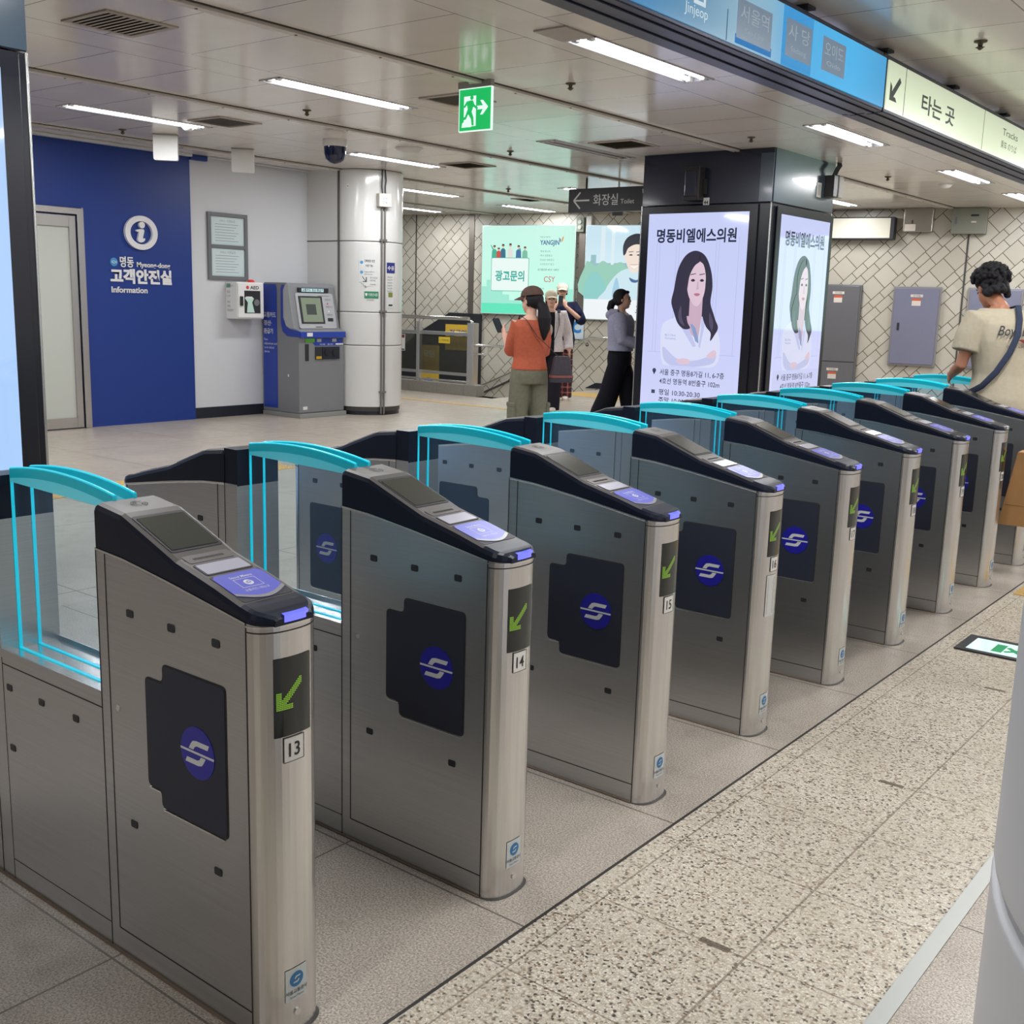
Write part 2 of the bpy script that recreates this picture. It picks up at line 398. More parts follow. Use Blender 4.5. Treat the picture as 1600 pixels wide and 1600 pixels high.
b = MB(); b.box(-9.7, -9.47, -6, 6.70, 0, CEIL, m_bluewall); b.box(-9.5, -9.44, 6.70, 6.93, 2.99, CEIL-.01, m_bluewall); struct(b.build('wall_west'))
b = MB(); b.box(-15.2, -9.5, 9.1, 9.3, 0, CEIL, m_whitewall); struct(b.build('wall_southwest'))
b = MB(); b.box(-15.4, -15.2, 9.1, 14.3, -3.4, CEIL, m_whitewall); struct(b.build('wall_far_west'))
b = MB(); b.box(7.2, 7.4, -6, 18.4, 0, CEIL, m_whitewall); struct(b.build('wall_east'))
b = MB(); b.box(-9.7, 7.4, -6.2, -6, 0, CEIL, m_whitewall); struct(b.build('wall_south'))
b = MB(); b.box(-9.5, -9.485, 6.70, 8.75, 0, .13, m_base); struct(b.build('baseboard_west'))
b = MB(); b.box(-9.47, -9.40, -6, 6.7, 3.015, CEIL, m_whitewall); b.box(-9.5, -9.43, 6.93, 8.7, 3.03, CEIL, m_whitewall); struct(b.build('trim_3', bevel=.01))
# ceiling tracks between bays
for i, tx in enumerate((-11.47, -8.89, -6.31, -3.73)):
    b = MB(); b.box(tx-.01, tx+.012, -6, 16, CEIL-.004, CEIL+.01, m_seam)
    b.box(tx-.075, tx-.01, -6, 16, CEIL-.022, CEIL+.01, mat('track paint', rgb(214,207,197), .3)); b.box(tx-.11, tx-.075, -6, 16, CEIL-.012, CEIL+.01, mat('track paint', rgb(214,207,197), .3))
    for k in range(26): b.lathe([(.009,0),(.009,.003)], (tx-.042, -3+k*.71, CEIL-.0255), m_grout, n=8)
    if i > 0 or 1:
        o = b.build('trim_%d' % (4+i)); struct(o)
# wall joints, steel strip and skirting on the tiled wall
WF = Fr((0, WALL_A, 0), (1, WALL_B, 0), (0,0,1)); WS = math.sqrt(1+WALL_B**2)
def ws(x): return x*WS
for i, (x, z0, z1, wd, mt) in enumerate(((-13.2, .0, 3.05, .02, m_grout), (-12.0, -.5, 3.05, .11, mat('brown steel strip', (.16,.14,.12), .4, .6)), (-3.55, 0., 2.7, .025, m_grout), (-9.79, .9, 2.95, .12, mat('brown steel strip', (.16,.14,.12), .4, .6)))):
    b = MB(); b.box(ws(x)-wd/2, ws(x)+wd/2, z0, z1, -.01, .012, mt, WF); struct(b.build('trim_%d' % (8+i)))
b = MB(); b.prism([(ws(-9.62),0),(ws(-9.42),.1),(ws(-3.2),.1),(ws(-3.2),0)], WF, -.01, .015, m_base); struct(b.build('baseboard_north'))
b = MB(); b.prism([(ws(-11.9),-.34),(ws(-11.9),-.30),(ws(-10.6),.31),(ws(-10.6),.27)], WF, -.01, .012, m_grout); struct(b.build('trim_12'))
# stairwell going down behind the railing
b = MB()
for k in range(18): b.box(-9.2-.3*(k+1), -9.2-.3*k, 12.15, wy(-9.2-.3*(k+1)), -.165*(k+1)-.3, -.165*(k+1), m_granite_hall)
struct(b.build('floor_stair'))
b = MB(); b.box(-15.2, -9.2, 11.95, 12.15, -3.4, 0, m_tile); struct(b.build('wall_stair'))
b = MB()
for k in range(4):
    for q in range(5): b.lathe([(.016,0),(.011,.005)], (-9.14+.05*q, 12.4+.3*k, .0), mat('steel stud', (.6,.6,.58), .3, 1.), n=8)
o = b.build('stair_edge_studs'); tag(o, 'rows of small steel studs in the floor along the top of the stairs', 'floor studs', kind='stuff')

# round clad columns
def column(name, cx, cy, r, joints, m_white=m_white, gap=.004):
    root = empty(name, (cx, cy, 0)); b = MB(); zs = [0.10]+joints+[CEIL]
    for a, c in zip(zs[:-1], zs[1:]):
        b.lathe([(r-.008, a+gap), (r-.001, a+gap+.004), (r, a+gap+.008), (r, a+gap+.014), (r, c-gap-.014), (r, c-gap-.008), (r-.001, c-gap-.004), (r-.008, c-gap)], (0,0,0), m_white, n=72)
    b.lathe([(r-.02, .05), (r-.02, CEIL)], (0,0,0), m_grout, n=48); b.build('cladding', root)
    c = MB(); c.lathe([(r-.03, 0), (r-.03, .10)], (0,0,0), m_base, n=56); c.build('plinth', root); return root
col_a = struct(column('column', -8.90, 8.97, .46, [.888, 1.305, 2.178]))
b = MB(); b.box(-9.5, -8.92, 8.49, 8.9, .10, CEIL, m_white); b.box(-9.5, -8.93, 8.492, 8.9, 0, .1, m_base)
for z in (.888, 1.305, 2.178): b.box(-9.5, -8.915, 8.487, 8.9, z-.006, z+.006, m_grout)
b.box(-8.925, -8.912, 8.485, 8.6, .1, CEIL, m_grout); struct(b.build('column_return'))
col_b = struct(column('column', 1.892, .10, .55, [.900, 1.305, 2.178], mat('satin grey white cladding', rgb(206,208,212), .38, spec=.4), .008))

# door in the blue wall
d = struct(empty('door_1', (-9.47, 4.7, 0))); m_dsteel = mat('satin steel frame', (.50,.48,.45), .28, 1.)
F = Fr((0,0,0), (0,1,0), (0,0,1))
b = MB(); b.box(.545, .62, 0, 2.33, -.02, .05, m_dsteel, F); b.box(-.62, -.545, 0, 2.33, -.02, .05, m_dsteel, F); b.box(-.545, .545, 2.265, 2.33, -.02, .05, m_dsteel, F)
b.box(.62, .63, 0, 2.34, -.02, .03, m_plw, F); b.build('door_frame', d, bevel=.004)
b = MB(); b.box(.46, .535, .01, 2.25, -.01, .03, m_dsteel, F); b.box(-.535, -.46, .01, 2.25, -.01, .03, m_dsteel, F); b.box(-.46, .46, 2.13, 2.25, -.01, .03, m_dsteel, F); b.box(-.46, .46, .01, .12, -.01, .03, m_dsteel, F)
b.build('door_leaf', d, bevel=.004)
b = MB(); b.box(-.46, .46, .12, 2.13, .0, .012, mat('frosted glass', rgb(188,192,184), .35, spec=.6), F); b.build('frosted_pane', d)

# floor inlays
def inlay(x0, x1, y0, y1, label):
    b = MB(); b.box(x0, x1, y0, y1, -.002, .004, m_yellow)
    n = 0
    if (x1-x0) > .2 and (y1-y0) > .2 and (x1-x0)*(y1-y0) < 2:
        xx = x0+.05
        while xx < x1-.02:
            yy = y0+.05
            while yy < y1-.02:
                b.lathe([(.016,0),(.010,.005)], (xx, yy, .004), m_yellow, n=8); yy += .06
            xx += .06
    tag(b.build('tactile_paving'), label, 'tactile paving')
inlay(.20, 1.4, 5.02, 5.32, 'yellow tactile tiles on the floor by the feet of the man in the beige shirt')
inlay(-6.15, -5.78, 2.2, 5.1, 'yellow tactile tiles on the floor seen behind the glass of gate 13')
inlay(-11.5, -6.6, 10.78, 10.88, 'long thin yellow guide line in the floor in front of the railing')
inlay(-9.1, -6.2, 13.5, 14.2, 'yellow tactile tiles at the head of the stairs by the tiled wall')
# black cover board on the stair wall with yellow notices
b = MB(); b.prism([(ws(-11.74),-.9),(ws(-11.74),1.24),(ws(-12.42),1.25),(ws(-12.97),.93),(ws(-13.4),.62),(ws(-15),-.4),(ws(-15),-2.)], WF, .015, .06, m_blackmat)
brd = tag(b.build('stair_cover_board'), 'black board with a slanted top edge fixed to the tiled wall behind the railing', 'board')
m_ynot = mat('yellow notice', rgb(205,170,60), .5)
b = MB(); b.box(ws(-12.49), ws(-11.86), .55, 1.03, .061, .07, m_ynot, WF)
b.text('전국민', WF, ws(-12.40), .82, .14, mat('blue notice ink', rgb(30,50,140), .5), d=.0712, bold=.01); b.text('세일특가', WF, ws(-12.40), .62, .11, mat('notice grey ink', rgb(90,84,70), .5), d=.0712)
tag(b.build('yellow_notice'), 'yellow notice with blue writing, highest on the black board behind the railing', 'notice')
b = MB(); b.box(ws(-13.06), ws(-12.62), -.3, .62, .061, .07, m_ynot, WF)
b.text('국민', WF, ws(-12.98), .40, .15, m_txtwhite, d=.0712, bold=.01); b.text('필독서', WF, ws(-13.0), .22, .11, mat('notice red ink', rgb(150,60,30), .5), d=.0712)
b.prism(circ(ws(-12.85), -.12, .12), WF, .07, .072, mat('notice blue', rgb(50,80,180), .5)); tag(b.build('yellow_notice'), 'yellow notice reading in white behind the glass in the middle of the railing', 'notice')
b = MB(); b.box(ws(-13.9), ws(-13.5), -.6, .25, .061, .07, m_ynot, WF); b.text('민', WF, ws(-13.68), -.02, .15, m_txtwhite, d=.0712, bold=.01)
tag(b.build('yellow_notice'), 'yellow notice half hidden by the round white column, behind the railing glass', 'notice')

# ------------------------------------------------------------------ ticket gates
W = .155; L = 1.52; BU = .05; PITCH = .7207
m_hood_top = mat('hood top, bronze grey', rgb(92,88,86), .38, .35)
m_hood = mat('hood side, blue black', (.007,.010,.022), .34, spec=.25)
m_screen_off = mat('dark tilted screen', rgb(52,54,48), .16, spec=.6)
m_disp = mat('pale display', rgb(150,150,160), .22, emis=rgb(150,150,165), es=.18)
m_pad = mat('blue card pad', rgb(88,92,178), .3, emis=rgb(70,75,170), es=.12)
m_led = em('blue indicator', (.12,.13,1.0), 1.6)
m_arrow = em('green arrow', (.28,.58,.02), .6)
m_ledoff = mat('led window', (.012,.015,.012), .12, spec=.6)
m_panel = mat('charcoal access panel', rgb(44,47,60), .42, spec=.3)
m_logo = mat('blue emblem disc', rgb(34,32,150), .3)
m_logow = mat('pale grey emblem', rgb(206,208,206), .4)
m_plate = mat('number plate white', rgb(214,212,206), .45)
m_edge = mat('cyan glass edge', rgb(20,190,215), .25, emis=(.01,.55,.72), es=.55)
m_cap1 = mat('cyan cap, deep', rgb(20,165,185), .25, emis=(.01,.30,.36), es=.30, alpha=.93)
m_cap2 = mat('cyan cap, pale', rgb(100,212,225), .25, emis=(.08,.42,.50), es=.30, alpha=.80)
m_stk = mat('sticker silver', rgb(190,196,196), .4)
m_stkb = mat('sticker blue', rgb(40,110,160), .4)
def glass_mat(name, tint, gl, dif, difc):
    m = bpy.data.materials.new(name); m.use_nodes = True; nt = m.node_tree; nt.nodes.remove(nt.nodes['Principled BSDF'])
    tr = nt.nodes.new('ShaderNodeBsdfTransparent'); tr.inputs[0].default_value = (*tint, 1)
    gs = nt.nodes.new('ShaderNodeBsdfGlossy'); gs.inputs['Roughness'].default_value = .03
    lw = nt.nodes.new('ShaderNodeLayerWeight'); lw.inputs[0].default_value = .5; fz = nt.nodes.new('ShaderNodeMath'); fz.operation = 'POWER'; fz.inputs[1].default_value = 4.; nt.links.new(lw.outputs['Facing'], fz.inputs[0])
    df = nt.nodes.new('ShaderNodeBsdfDiffuse'); df.inputs[0].default_value = (*difc, 1)
    m0 = nt.nodes.new('ShaderNodeMixShader'); m0.inputs[0].default_value = dif
    m1 = nt.nodes.new('ShaderNodeMixShader'); mm = nt.nodes.new('ShaderNodeMath'); mm.operation = 'MULTIPLY_ADD'; mm.inputs[1].default_value = .30; mm.inputs[2].default_value = gl
    nt.links.new(fz.outputs[0], mm.inputs[0]); nt.links.new(mm.outputs[0], m1.inputs[0])
    nt.links.new(tr.outputs[0], m0.inputs[1]); nt.links.new(df.outputs[0], m0.inputs[2]); nt.links.new(m0.outputs[0], m1.inputs[1]); nt.links.new(gs.outputs[0], m1.inputs[2])
    nt.links.new(m1.outputs[0], nt.nodes['Material Output'].inputs[0]); return m
m_glass = glass_mat('bluish barrier glass', (.95,.985,1.), .0, .03, (.30,.58,.90))
m_rglass = glass_mat('smoky railing glass', (.50,.52,.50), .03, .25, (.10,.10,.09))

def hw(x):
    "half width of the rounded nose at x past the seam"
    t = max(0., min(1., x/BU)); return (W/2)*max(0., 1-t**2.2)**(1/2.4)
NOSE = [0., .008, .018, .028, .036, .043, .047, .0495]
def plan(n=None, ins=0.):
    "plan outline of the cabinet nose, from near side round to far side"
    pts = []
    for x in NOSE: pts.append((x, W/2-hw(x)+ins))
    pts.append((BU, W/2))
    return pts + [(x, W-y) for x, y in pts[:-1][::-1]]
def zl(x):
    "lower edge of the hood"
    u = -x; P = [(-.06,.880),(0,.885),(.237,.921),(.40,.942),(.508,.949),(2,.949)]
    for (a, za), (c, zc) in zip(P[:-1], P[1:]):
        if a <= u <= c: return za+(zc-za)*(u-a)/(c-a)
    return .88
def zt(x):
    u = -x; P = [(-.06,.888),(-.045,.897),(-.03,.905),(.0,.912),(.02,.916),(.10,.938),(.225,.968),(.243,.975),(.395,1.032),(.412,1.038),(.508,1.050),(2,1.05)]
    for (a, za), (c, zc) in zip(P[:-1], P[1:]):
        if a <= u <= c: return za+(zc-za)*(u-a)/(c-a)
    return .888
SIDE = Fr((0,0,0), (1,0,0), (0,0,1))      # near side face: normal = -Y
PANEL = [(-.272,.738),(-.272,.697),(-.335,.697),(-.335,.458),(-.287,.458),(-.287,.42),(-.068,.42),(-.068,.738)]
def S_logo(mb, fr, cx, cy, r, d, mdisc, mw, mirror=1, disc=True):
    if disc: mb.prism(circ(cx, cy, r, 32), fr, d-.001, d, mdisc)
    hook = [(.72,.47),(-.06,.47),(-.26,.42),(-.38,.28),(-.50,.09),(-.22,.09),(-.14,.21),(-.02,.27),(.62,.27)]
    for s_ in (1, -1): mb.flat([(cx+mirror*s_*x*r, cy+s_*y*r) for x, y in hook], fr, d+.0006, mw)
    mb.flat([(cx-mirror*1.0*r, cy+.045*r), (cx+mirror*1.0*r, cy+.045*r), (cx+mirror*.97*r, cy-.045*r), (cx-mirror*1.0*r, cy-.045*r)], fr, d+.0006, mw)
def slot(root, u, z):
    b = MB(); b.prism(rrect(-u-.012, -u+.012, z-.0085, z+.0085, .004, 3), SIDE, -.002, .0014, m_blackmat); b.build('sensor_window', root)
def cabinet(root, back=False):
    """one tall end cabinet in gate coordinates; back=True mirrors it to the far end"""
    def X(x): return -L-x if back else x
    b = MB(); pl = plan()
    xs = [-.508]+[p[0] for p in pl]+[-.508]; ys = [0.]+[p[1] for p in pl]+[W]
    if back:
        pts = [(X(x), y) for x, y in zip(xs, ys)]
    else: pts = list(zip(xs, ys))
    n = len(pts)
    low = [(p[0], p[1], 0) for p in pts]; top = [(p[0], p[1], zl(x)) for p, x in zip(pts, xs)]
    for i in range(n):
        j = (i+1) % n; nose = xs[i] >= 0 and xs[j] >= 0
        f = [low[i], low[j], top[j], top[i]]
        if back: f = f[::-1]
        b.add(f, [(0,1,2,3)], m_steel_v if nose else m_steel, smooth=nose)
    b.add(top, [tuple(range(n)) if not back else tuple(range(n))[::-1]], m_steel)
    # seams on the side and nose
    for y, s_ in ((0, 1), (W, -1)):
        for (xa, xb, za, zb) in ((-.0015,.0015,.0,.884),(-.4765,-.4735,.060,.945),(-.4735,-.0015,.059,.062)):
            b.box(min(X(xa),X(xb)), max(X(xa),X(xb)), min(y-s_*.0006,y+s_*.002), max(y-s_*.0006,y+s_*.002), za, zb, m_seam)
    if back:
        b.box(-1.012, -.955, .0005, W-.0005, 0, .949, m_steel)
        b.box(-1.0127, -1.0113, -.0005, W+.0005, 0, .949, m_seam)
    o = b.build('cabinet', root); m_ = MB()
    # bright bead under the hood and the collar round the nose
    for zz, hh, mt, q in ((.868,.0025,m_seam,.0006),(.879,.004,m_steel_b,.0012)):
        pp = [(x, y) for x, y in plan()]; c = Vector((-.02, W/2))
        ring = [[Vector((X(x)+(q if not back else -q)*(1 if x > .01 else 0), y+(-q if y < W/2 else q), z)) for x, y in pp] for z in (zz-hh/2, zz+hh/2)]
        fs = [(i, i+1, len(pp)+i+1, len(pp)+i) for i in range(len(pp)-1)]
        m_.add(ring[0]+ring[1], [f if not back else f[::-1] for f in fs], mt)
    for y, s_ in ((0, -1),(W, 1)):
        xs_ = [-.508+.508*i/10 for i in range(11)]
        vs = [(X(x), y+s_*.002, zl(x)-.003) for x in xs_]+[(X(x), y+s_*.002, zl(x)+.001) for x in xs_]+[(X(x), y, zl(x)-.006) for x in xs_]
        m_.add(vs, [(i,i+1,12+i,11+i) for i in range(10)]+[(22+i,23+i,i+1,i) for i in range(10)], m_steel_b)
    m_.build('collar', root)
    # hood: station loft
    h = MB(); st = [-.508,-.50,-.45,-.412,-.395,-.32,-.243,-.225,-.15,-.10,-.05,-.02,0,.012,.022,.032,.040,.046,.050]
    R = []
    for x in st:
        w_ = hw(max(0, x-.001)) if x > 0 else W/2
        w_ = max(w_, .048) ; y0, y1 = W/2-w_, W/2+w_; a, t = zl(x), zt(x); c_ = .010 if x < .045 else .006
        if x <= -.505: t -= .006
        R.append([Vector((X(x), yy, zz)) for yy, zz in ((y0,a),(y0,t-c_-.004),(y0+c_*.4,t-c_*.4),(y0+c_+.004,t),(y1-c_-.004,t),(y1-c_*.4,t-c_*.4),(y1,t-c_-.004),(y1,a))])
    vs = [p for r_ in R for p in r_]; K = len(R)
    for i in range(8):
        mt = m_hood_top if i in (2,3,4) else m_hood
        fs = [(j*8+i, j*8+(i+1)%8, (j+1)*8+(i+1)%8, (j+1)*8+i) for j in range(K-1)]
        if i == 7: pass
        fs_ = fs if not back else [f[::-1] for f in fs]
        nose_ = [f for f in fs_ if min(f)//8 >= 11]; rest = [f for f in fs_ if min(f)//8 < 11]
        if rest: h.add(vs, rest, mt)
        if nose_: h.add(vs, nose_, m_hood)
    e1 = tuple(range(8))[::-1]; e2 = tuple(range((K-1)*8, K*8))
    if back: e1, e2 = e1[::-1], e2[::-1]
    h.add(vs, [e1, e2], m_hood)
    if back: h.box(-1.013, -.953, .002, W-.002, .945, 1.052, m_hood)
    hood = h.build('hood', root)
    # things let into the hood top
    def top(u0, u1, y0, y1, name, mt, lift=.0012, r=.006, par=None):
        z0, z1 = zt(-u0), zt(-u1); o_ = Vector((X(-u0), 0, z0)); rr = Vector((X(-u1)-X(-u0), 0, z1-z0)); ln = rr.length
        # frame running up the slope: right = +Y, up = along the slope to the back
        fr = Fr(o_, (0,1,0) if not back else (0,-1,0), rr)
        if back: y0, y1 = -y1, -y0
        q = MB(); q.prism(rrect(y0, y1, 0, ln, r), fr, -.004, lift, mt); return q, fr, ln
    q, fr, ln = top(.250, .392, .014, .141, 's', m_blackmat); q.prism(rrect(*( (.020,.135) if not back else (-.135,-.020)), .008, ln-.010, .003), fr, .001, .0022, m_screen_off)
    q.build('screen', hood)
    q, fr, ln = top(.200, .232, .022, .133, 'v', m_hood_top, lift=.0008)
    for i in range(22): q.box(.040+i*.0034 if not back else -.115+i*.0034, .0415+i*.0034 if not back else -.1135+i*.0034, .011, .019, .0008, .0012, m_seam, fr)
    q.build('speaker_grille', hood)
    q, fr, ln = top(.142, .192, .020, .135, 'd', m_blackmat); q.prism(rrect(*((.024,.131) if not back else (-.131,-.024)), .004, ln-.004, .003), fr, .001, .002, m_disp); q.build('display', hood)
    q, fr, ln = top(.024, .134, .016, .139, 'p', m_blackmat, lift=.0008, r=.006)
    ys = [.018+.119*i/12 for i in range(13)]; ar = [(y, .026-.024*math.sin(math.pi*i/12)) for i, y in enumerate(ys)]
    if back: ar = [(-y, z) for y, z in ar]
    pp = ar+[(ar[-1][0], ln-.012), (ar[-1][0]*.93+ar[0][0]*.07, ln-.002), (ar[0][0]*.93+ar[-1][0]*.07, ln-.002), (ar[0][0], ln-.012)]
    q.prism(pp, fr, 0, .002, m_pad)
    q.flat(ar+[(y, z+.010) for y, z in ar[::-1]], fr, .0022, mat('grey pad end', rgb(150,148,146), .3, .3))
    if not back:
        wl = m_logow; cx = .0775
        for (a0, a1, b0, b1) in ((-.026,.026,.048,.0492),(-.026,.026,.083,.0842),(-.026,-.0248,.048,.0842),(.0248,.026,.048,.0842)): q.flat([(cx+a0,b0),(cx+a1,b0),(cx+a1,b1),(cx+a0,b1)], fr, .0023, wl)
        q.flat(circ(cx,.066,.0105,20), fr, .0023, wl); S_logo(q, fr, cx, .066, .010, .0025, m_pad, m_pad, disc=False)
        q.text('Seoul Metro', fr, cx, .089, .011, wl, d=.0023, align='CENTER', bold=.01); q.text('교통카드 대는곳', fr, cx, .034, .009, wl, d=.0023, align='CENTER')
    q.build('card_reader', hood)
    # speaker rosette near the back of the hood
    q = MB(); o_ = Vector((X(-.458), W/2, zt(-.458)+.0005))
    for a in range(3):
        for rr_ in (.008,.013,.018):
            pts = [(o_.x+rr_*math.cos(t), o_.y+rr_*math.sin(t)) for t in [math.radians(120*a+10+100*i/6) for i in range(7)]]
            for (xa,ya),(xb,yb) in zip(pts[:-1],pts[1:]):
                dd = Vector((xb-xa,yb-ya,0)).normalized(); nn = Vector((-dd.y,dd.x,0))*.0011
                P_ = [Vector((xa,ya,o_.z+.0006))-nn, Vector((xb,yb,o_.z+.0006))-nn, Vector((xb,yb,o_.z+.0006))+nn, Vector((xa,ya,o_.z+.0006))+nn]
                slope = (zt(-.508)-zt(-.412))/-.096
                for p in P_: p.z = zt(-abs(p.x) if not back else -abs(p.x+L))+.001
                q.add(P_, [(0,1,2,3)], m_seam)
    q.build('sound_holes', hood)
    # access panel
    P = [(X(x), z) for x, z in PANEL]; rp = roundpoly(P, .010)
    cxm = sum(p[0] for p in P)/len(P); big = [(x+(.0035 if x > cxm else -.0035), z+(.0035 if z > .58 else -.0035)) for x, z in P]
    q = MB(); q.prism(roundpoly(big, .014), SIDE, -.002, .0012, m_seam); q.prism(rp, SIDE, -.001, .0022, m_panel)
    x0, x1 = sorted((X(-.287), X(-.068)))
    q.prism([(x0+.006,.4115),(x1-.006,.4115),(x1-.004,.4155),(x0+.004,.4155)], SIDE, 0, .004, m_steel_b)
    xa, xb = sorted((X(-.335), X(-.290))); q.prism([(xa+.004,.4495),(xb,.4495),(xb,.4535),(xa+.004,.4535)], SIDE, 0, .004, m_steel_b)
    pn = q.build('access_panel', root)
    q = MB(); S_logo(q, SIDE, X(-.158), .578, .056, .0034, m_logo, m_logow); q.build('emblem', pn)
    for u in (.240,.093): slot(root, -X(-u), .825)
    slot(root, -X(-.387), .826); slot(root, -X(-.400), .341); slot(root, -X(-.102), .336)
    q = MB(); q.tube([(X(-.445),.001,.60),(X(-.445),-.002,.60)], .0075, m_steel_b, n=12); q.build('lock', root)
    return hood
def make_gate():
    root = empty('ticket_gate')
    hood = cabinet(root); cabinet(root, True)
    # low middle section, trough and sill
    b = MB(); b.box(-.955, -.508, 0, W, 0, .600, m_steel); b.box(-.955, -.508, 0, .004, .600, .622, m_steel); b.box(-.955, -.508, W-.004, W, .600, .622, m_steel)
    b.box(-.955, -.508, .004, W-.004, .600, .612, m_steel_b)
    b.box(-.955, -.511, -.0006, .002, .583, .586, m_seam); b.box(-.955, -.511, -.0006, .002, .059, .061, m_seam); b.box(-.511, -.508, -.0006, .002, .0, .95, m_seam); b.box(-.9557, -.9543, -.0006, .002, .0, .6, m_seam)
    b.build('lower_body', root)
    for u in (.925,.774,.623): slot(root, u, .528)
    slot(root, .925, .37)
    for y in (.050, .100):
        xs = [-.953+.445*i/14 for i in range(15)]
        def arc(x):
            t = (x+.953)/.445; return 1.066+(1.057-1.066)*t+.030*4*t*(1-t)*.62
        g = MB(); g.box(-.953, -.5085, y-.004, y+.004, .612, 1.035, m_glass); pane = g.build('glass_pane', root)
        e = MB()
        e.box(-.9542, -.9525, y-.0042, y+.0042, .612, 1.05, m_edge); e.box(-.953, -.5085, y-.0045, y+.0045, .6115, .6145, m_edge)
        e.tube([(x, y, arc(x)) for x in xs], .0040, m_edge, n=6); e.build('lit_edge', pane)
        c = MB()
        def band(f0, f1, mt, h_):
            R_ = [[Vector((x, y-h_, f0(x))), Vector((x, y+h_, f0(x))), Vector((x, y+h_, f1(x))), Vector((x, y-h_, f1(x)))] for x in xs]; c.rings(R_[::-1], mt, smooth=False)
        mid = lambda x: max(arc(x)-.024, 1.0375 if x < -.6 else arc(x)-.024)
        band(lambda x: 1.035-(x+.953)*.02, lambda x: arc(x)-.022, m_cap2, .0045); band(lambda x: arc(x)-.022, arc, m_cap1, .005)
        c.build('curved_cap', pane)
    # nose furniture
    def nose_fr(y):
        t = abs(y-W/2)/(W/2); x = BU*(max(0,1-t**2.4))**(1/2.2); return x
    def wrap(y0, y1, z0, z1, lift, mt, mb, n=8):
        ys = [y0+(y1-y0)*i/n for i in range(n+1)]; vs = []
        for z in (z0, z1):
            for y in ys:
                dx = (nose_fr(y+.001)-nose_fr(y-.001))/.002; nn = Vector((1, -dx, 0)).normalized(); vs.append(Vector((nose_fr(y), y, z))+nn*lift)
        mb.add(vs, [(i, i+1, n+2+i, n+1+i) for i in range(n)], mt, smooth=True)
        # rim
        vi = []
        for z in (z0, z1):
            for y in (y0, y1): vi.append(Vector((nose_fr(y)-.001, y, z)))
    class NF:
        "frame wrapped on the nose: a = y, b = z, d = lift"
        def __call__(s, a, b_, d=0.):
            dx = (nose_fr(a+.001)-nose_fr(a-.001))/.002; nn = Vector((1, -dx, 0)).normalized(); return Vector((nose_fr(a), a, b_))+nn*d
    nf = NF()
    q = MB(); wrap(.030, .118, .655, .815, .0012, m_ledoff, q, 14); win = q.build('arrow_window', root)
    q = MB()
    dots = []
    for i in range(17):
        for j in range(17):
            x_ = i/16; y_ = j/16
            if (abs(x_-y_) < .13 and x_ < .95) or (x_ < .17 and y_ < .62) or (y_ < .17 and x_ < .62) or (x_+y_ < .5 and abs(x_-y_) < .30):
                dots.append((x_, y_))
    for x_, y_ in dots:
        a = .036+.058*x_; z_ = .712+.058*y_; q.add([nf(a-.0014, z_-.0013, .002), nf(a+.0014, z_-.0013, .002), nf(a+.0014, z_+.0013, .002), nf(a-.0014, z_+.0013, .002)], [(0,1,2,3)], m_arrow)
    q.build('lit_arrow', win)
    q = MB(); 
    n = 8; ys = [.052+.062*i/n for i in range(n+1)]
    for z0, z1 in ((.886,.900),):
        vs = [Vector((max(.02,nose_fr(y))+.0022, y, z)) for z in (z0, z1) for y in ys]; vs += [Vector((max(.02,nose_fr(y))-.006, y, z1+.003)) for y in ys]
        q.add(vs, [(i,i+1,n+2+i,n+1+i) for i in range(n)]+[(n+1+i,n+2+i,2*n+3+i,2*n+2+i) for i in range(n)], m_led, smooth=False)
    q.build('indicator_light', hood)
    q = MB(); wrap(.046, .100, .078, .150, .0012, m_stk, q, 8)
    q.add([nf(.073+.017*math.cos(t), .124+.017*math.sin(t), .002) for t in [2*math.pi*i/20 for i in range(20)]], [tuple(range(20))], m_stkb)
    hook = [(.72,.47),(-.06,.47),(-.26,.42),(-.38,.28),(-.50,.09),(-.22,.09),(-.14,.21),(-.02,.27),(.62,.27)]
    for s_ in (1,-1): q.add([nf(.073+s_*x*.013, .124+s_*y*.016, .0026) for x, y in (hook if True else hook)], [tuple(range(9))[::-1] ], m_stk)
    q.text('서울교통공사', nf, .073, .094, .010, m_txtblack, d=.0024, align='CENTER', bold=.01); q.text('Seoul Metro', nf, .073, .084, .007, m_txtblack, d=.0024, align='CENTER'); q.build('sticker', root)
    q = MB(); q.tube([nf(.074, .048, -.001), nf(.074, .048, .003)], .008, m_steel_b, n=14); q.build('keyhole', root)
    q = MB(); pl = plan()
    q.add([(x+.006 if x > .01 else x, y+(-.004 if y < W/2 else .004), 0.001) for x, y in pl], [tuple(range(len(pl)))], m_grout)
    R_ = [[Vector((-L-.02 if s_ else .0, -.005, 0)) for s_ in (0,)]]
    q.box(-L, .0, -.006, W+.006, 0, .004, mat('sealant', rgb(110,94,80), .7)); q.build('sealant', root)
    return root, nf, wrap
proto, nf, wrap = make_gate()
gates = []
desc = {12: 'stainless steel ticket gate at the left edge, in front of gate 13',
 13: 'nearest stainless steel ticket gate, number plate 13 on its rounded end',
 14: 'stainless steel ticket gate with number plate 14, second from the camera',
 15: 'stainless steel ticket gate with number plate 15 on its end',
 16: 'stainless steel ticket gate with number plate 16 and a printed paper strip below it',
 17: 'stainless steel ticket gate with number plate 17, beyond the one with the paper strip',
 18: 'stainless steel ticket gate with number plate 18, fourth from the far end of the row',
 19: 'stainless steel ticket gate with number plate 19, third from the far end of the row',
 20: 'stainless steel ticket gate with no blue light, just before the man in the beige shirt',
 21: 'stainless steel ticket gate partly behind the brown cardboard bag and the man',
 22: 'farthest stainless steel ticket gate, beyond the man in the beige shirt'}
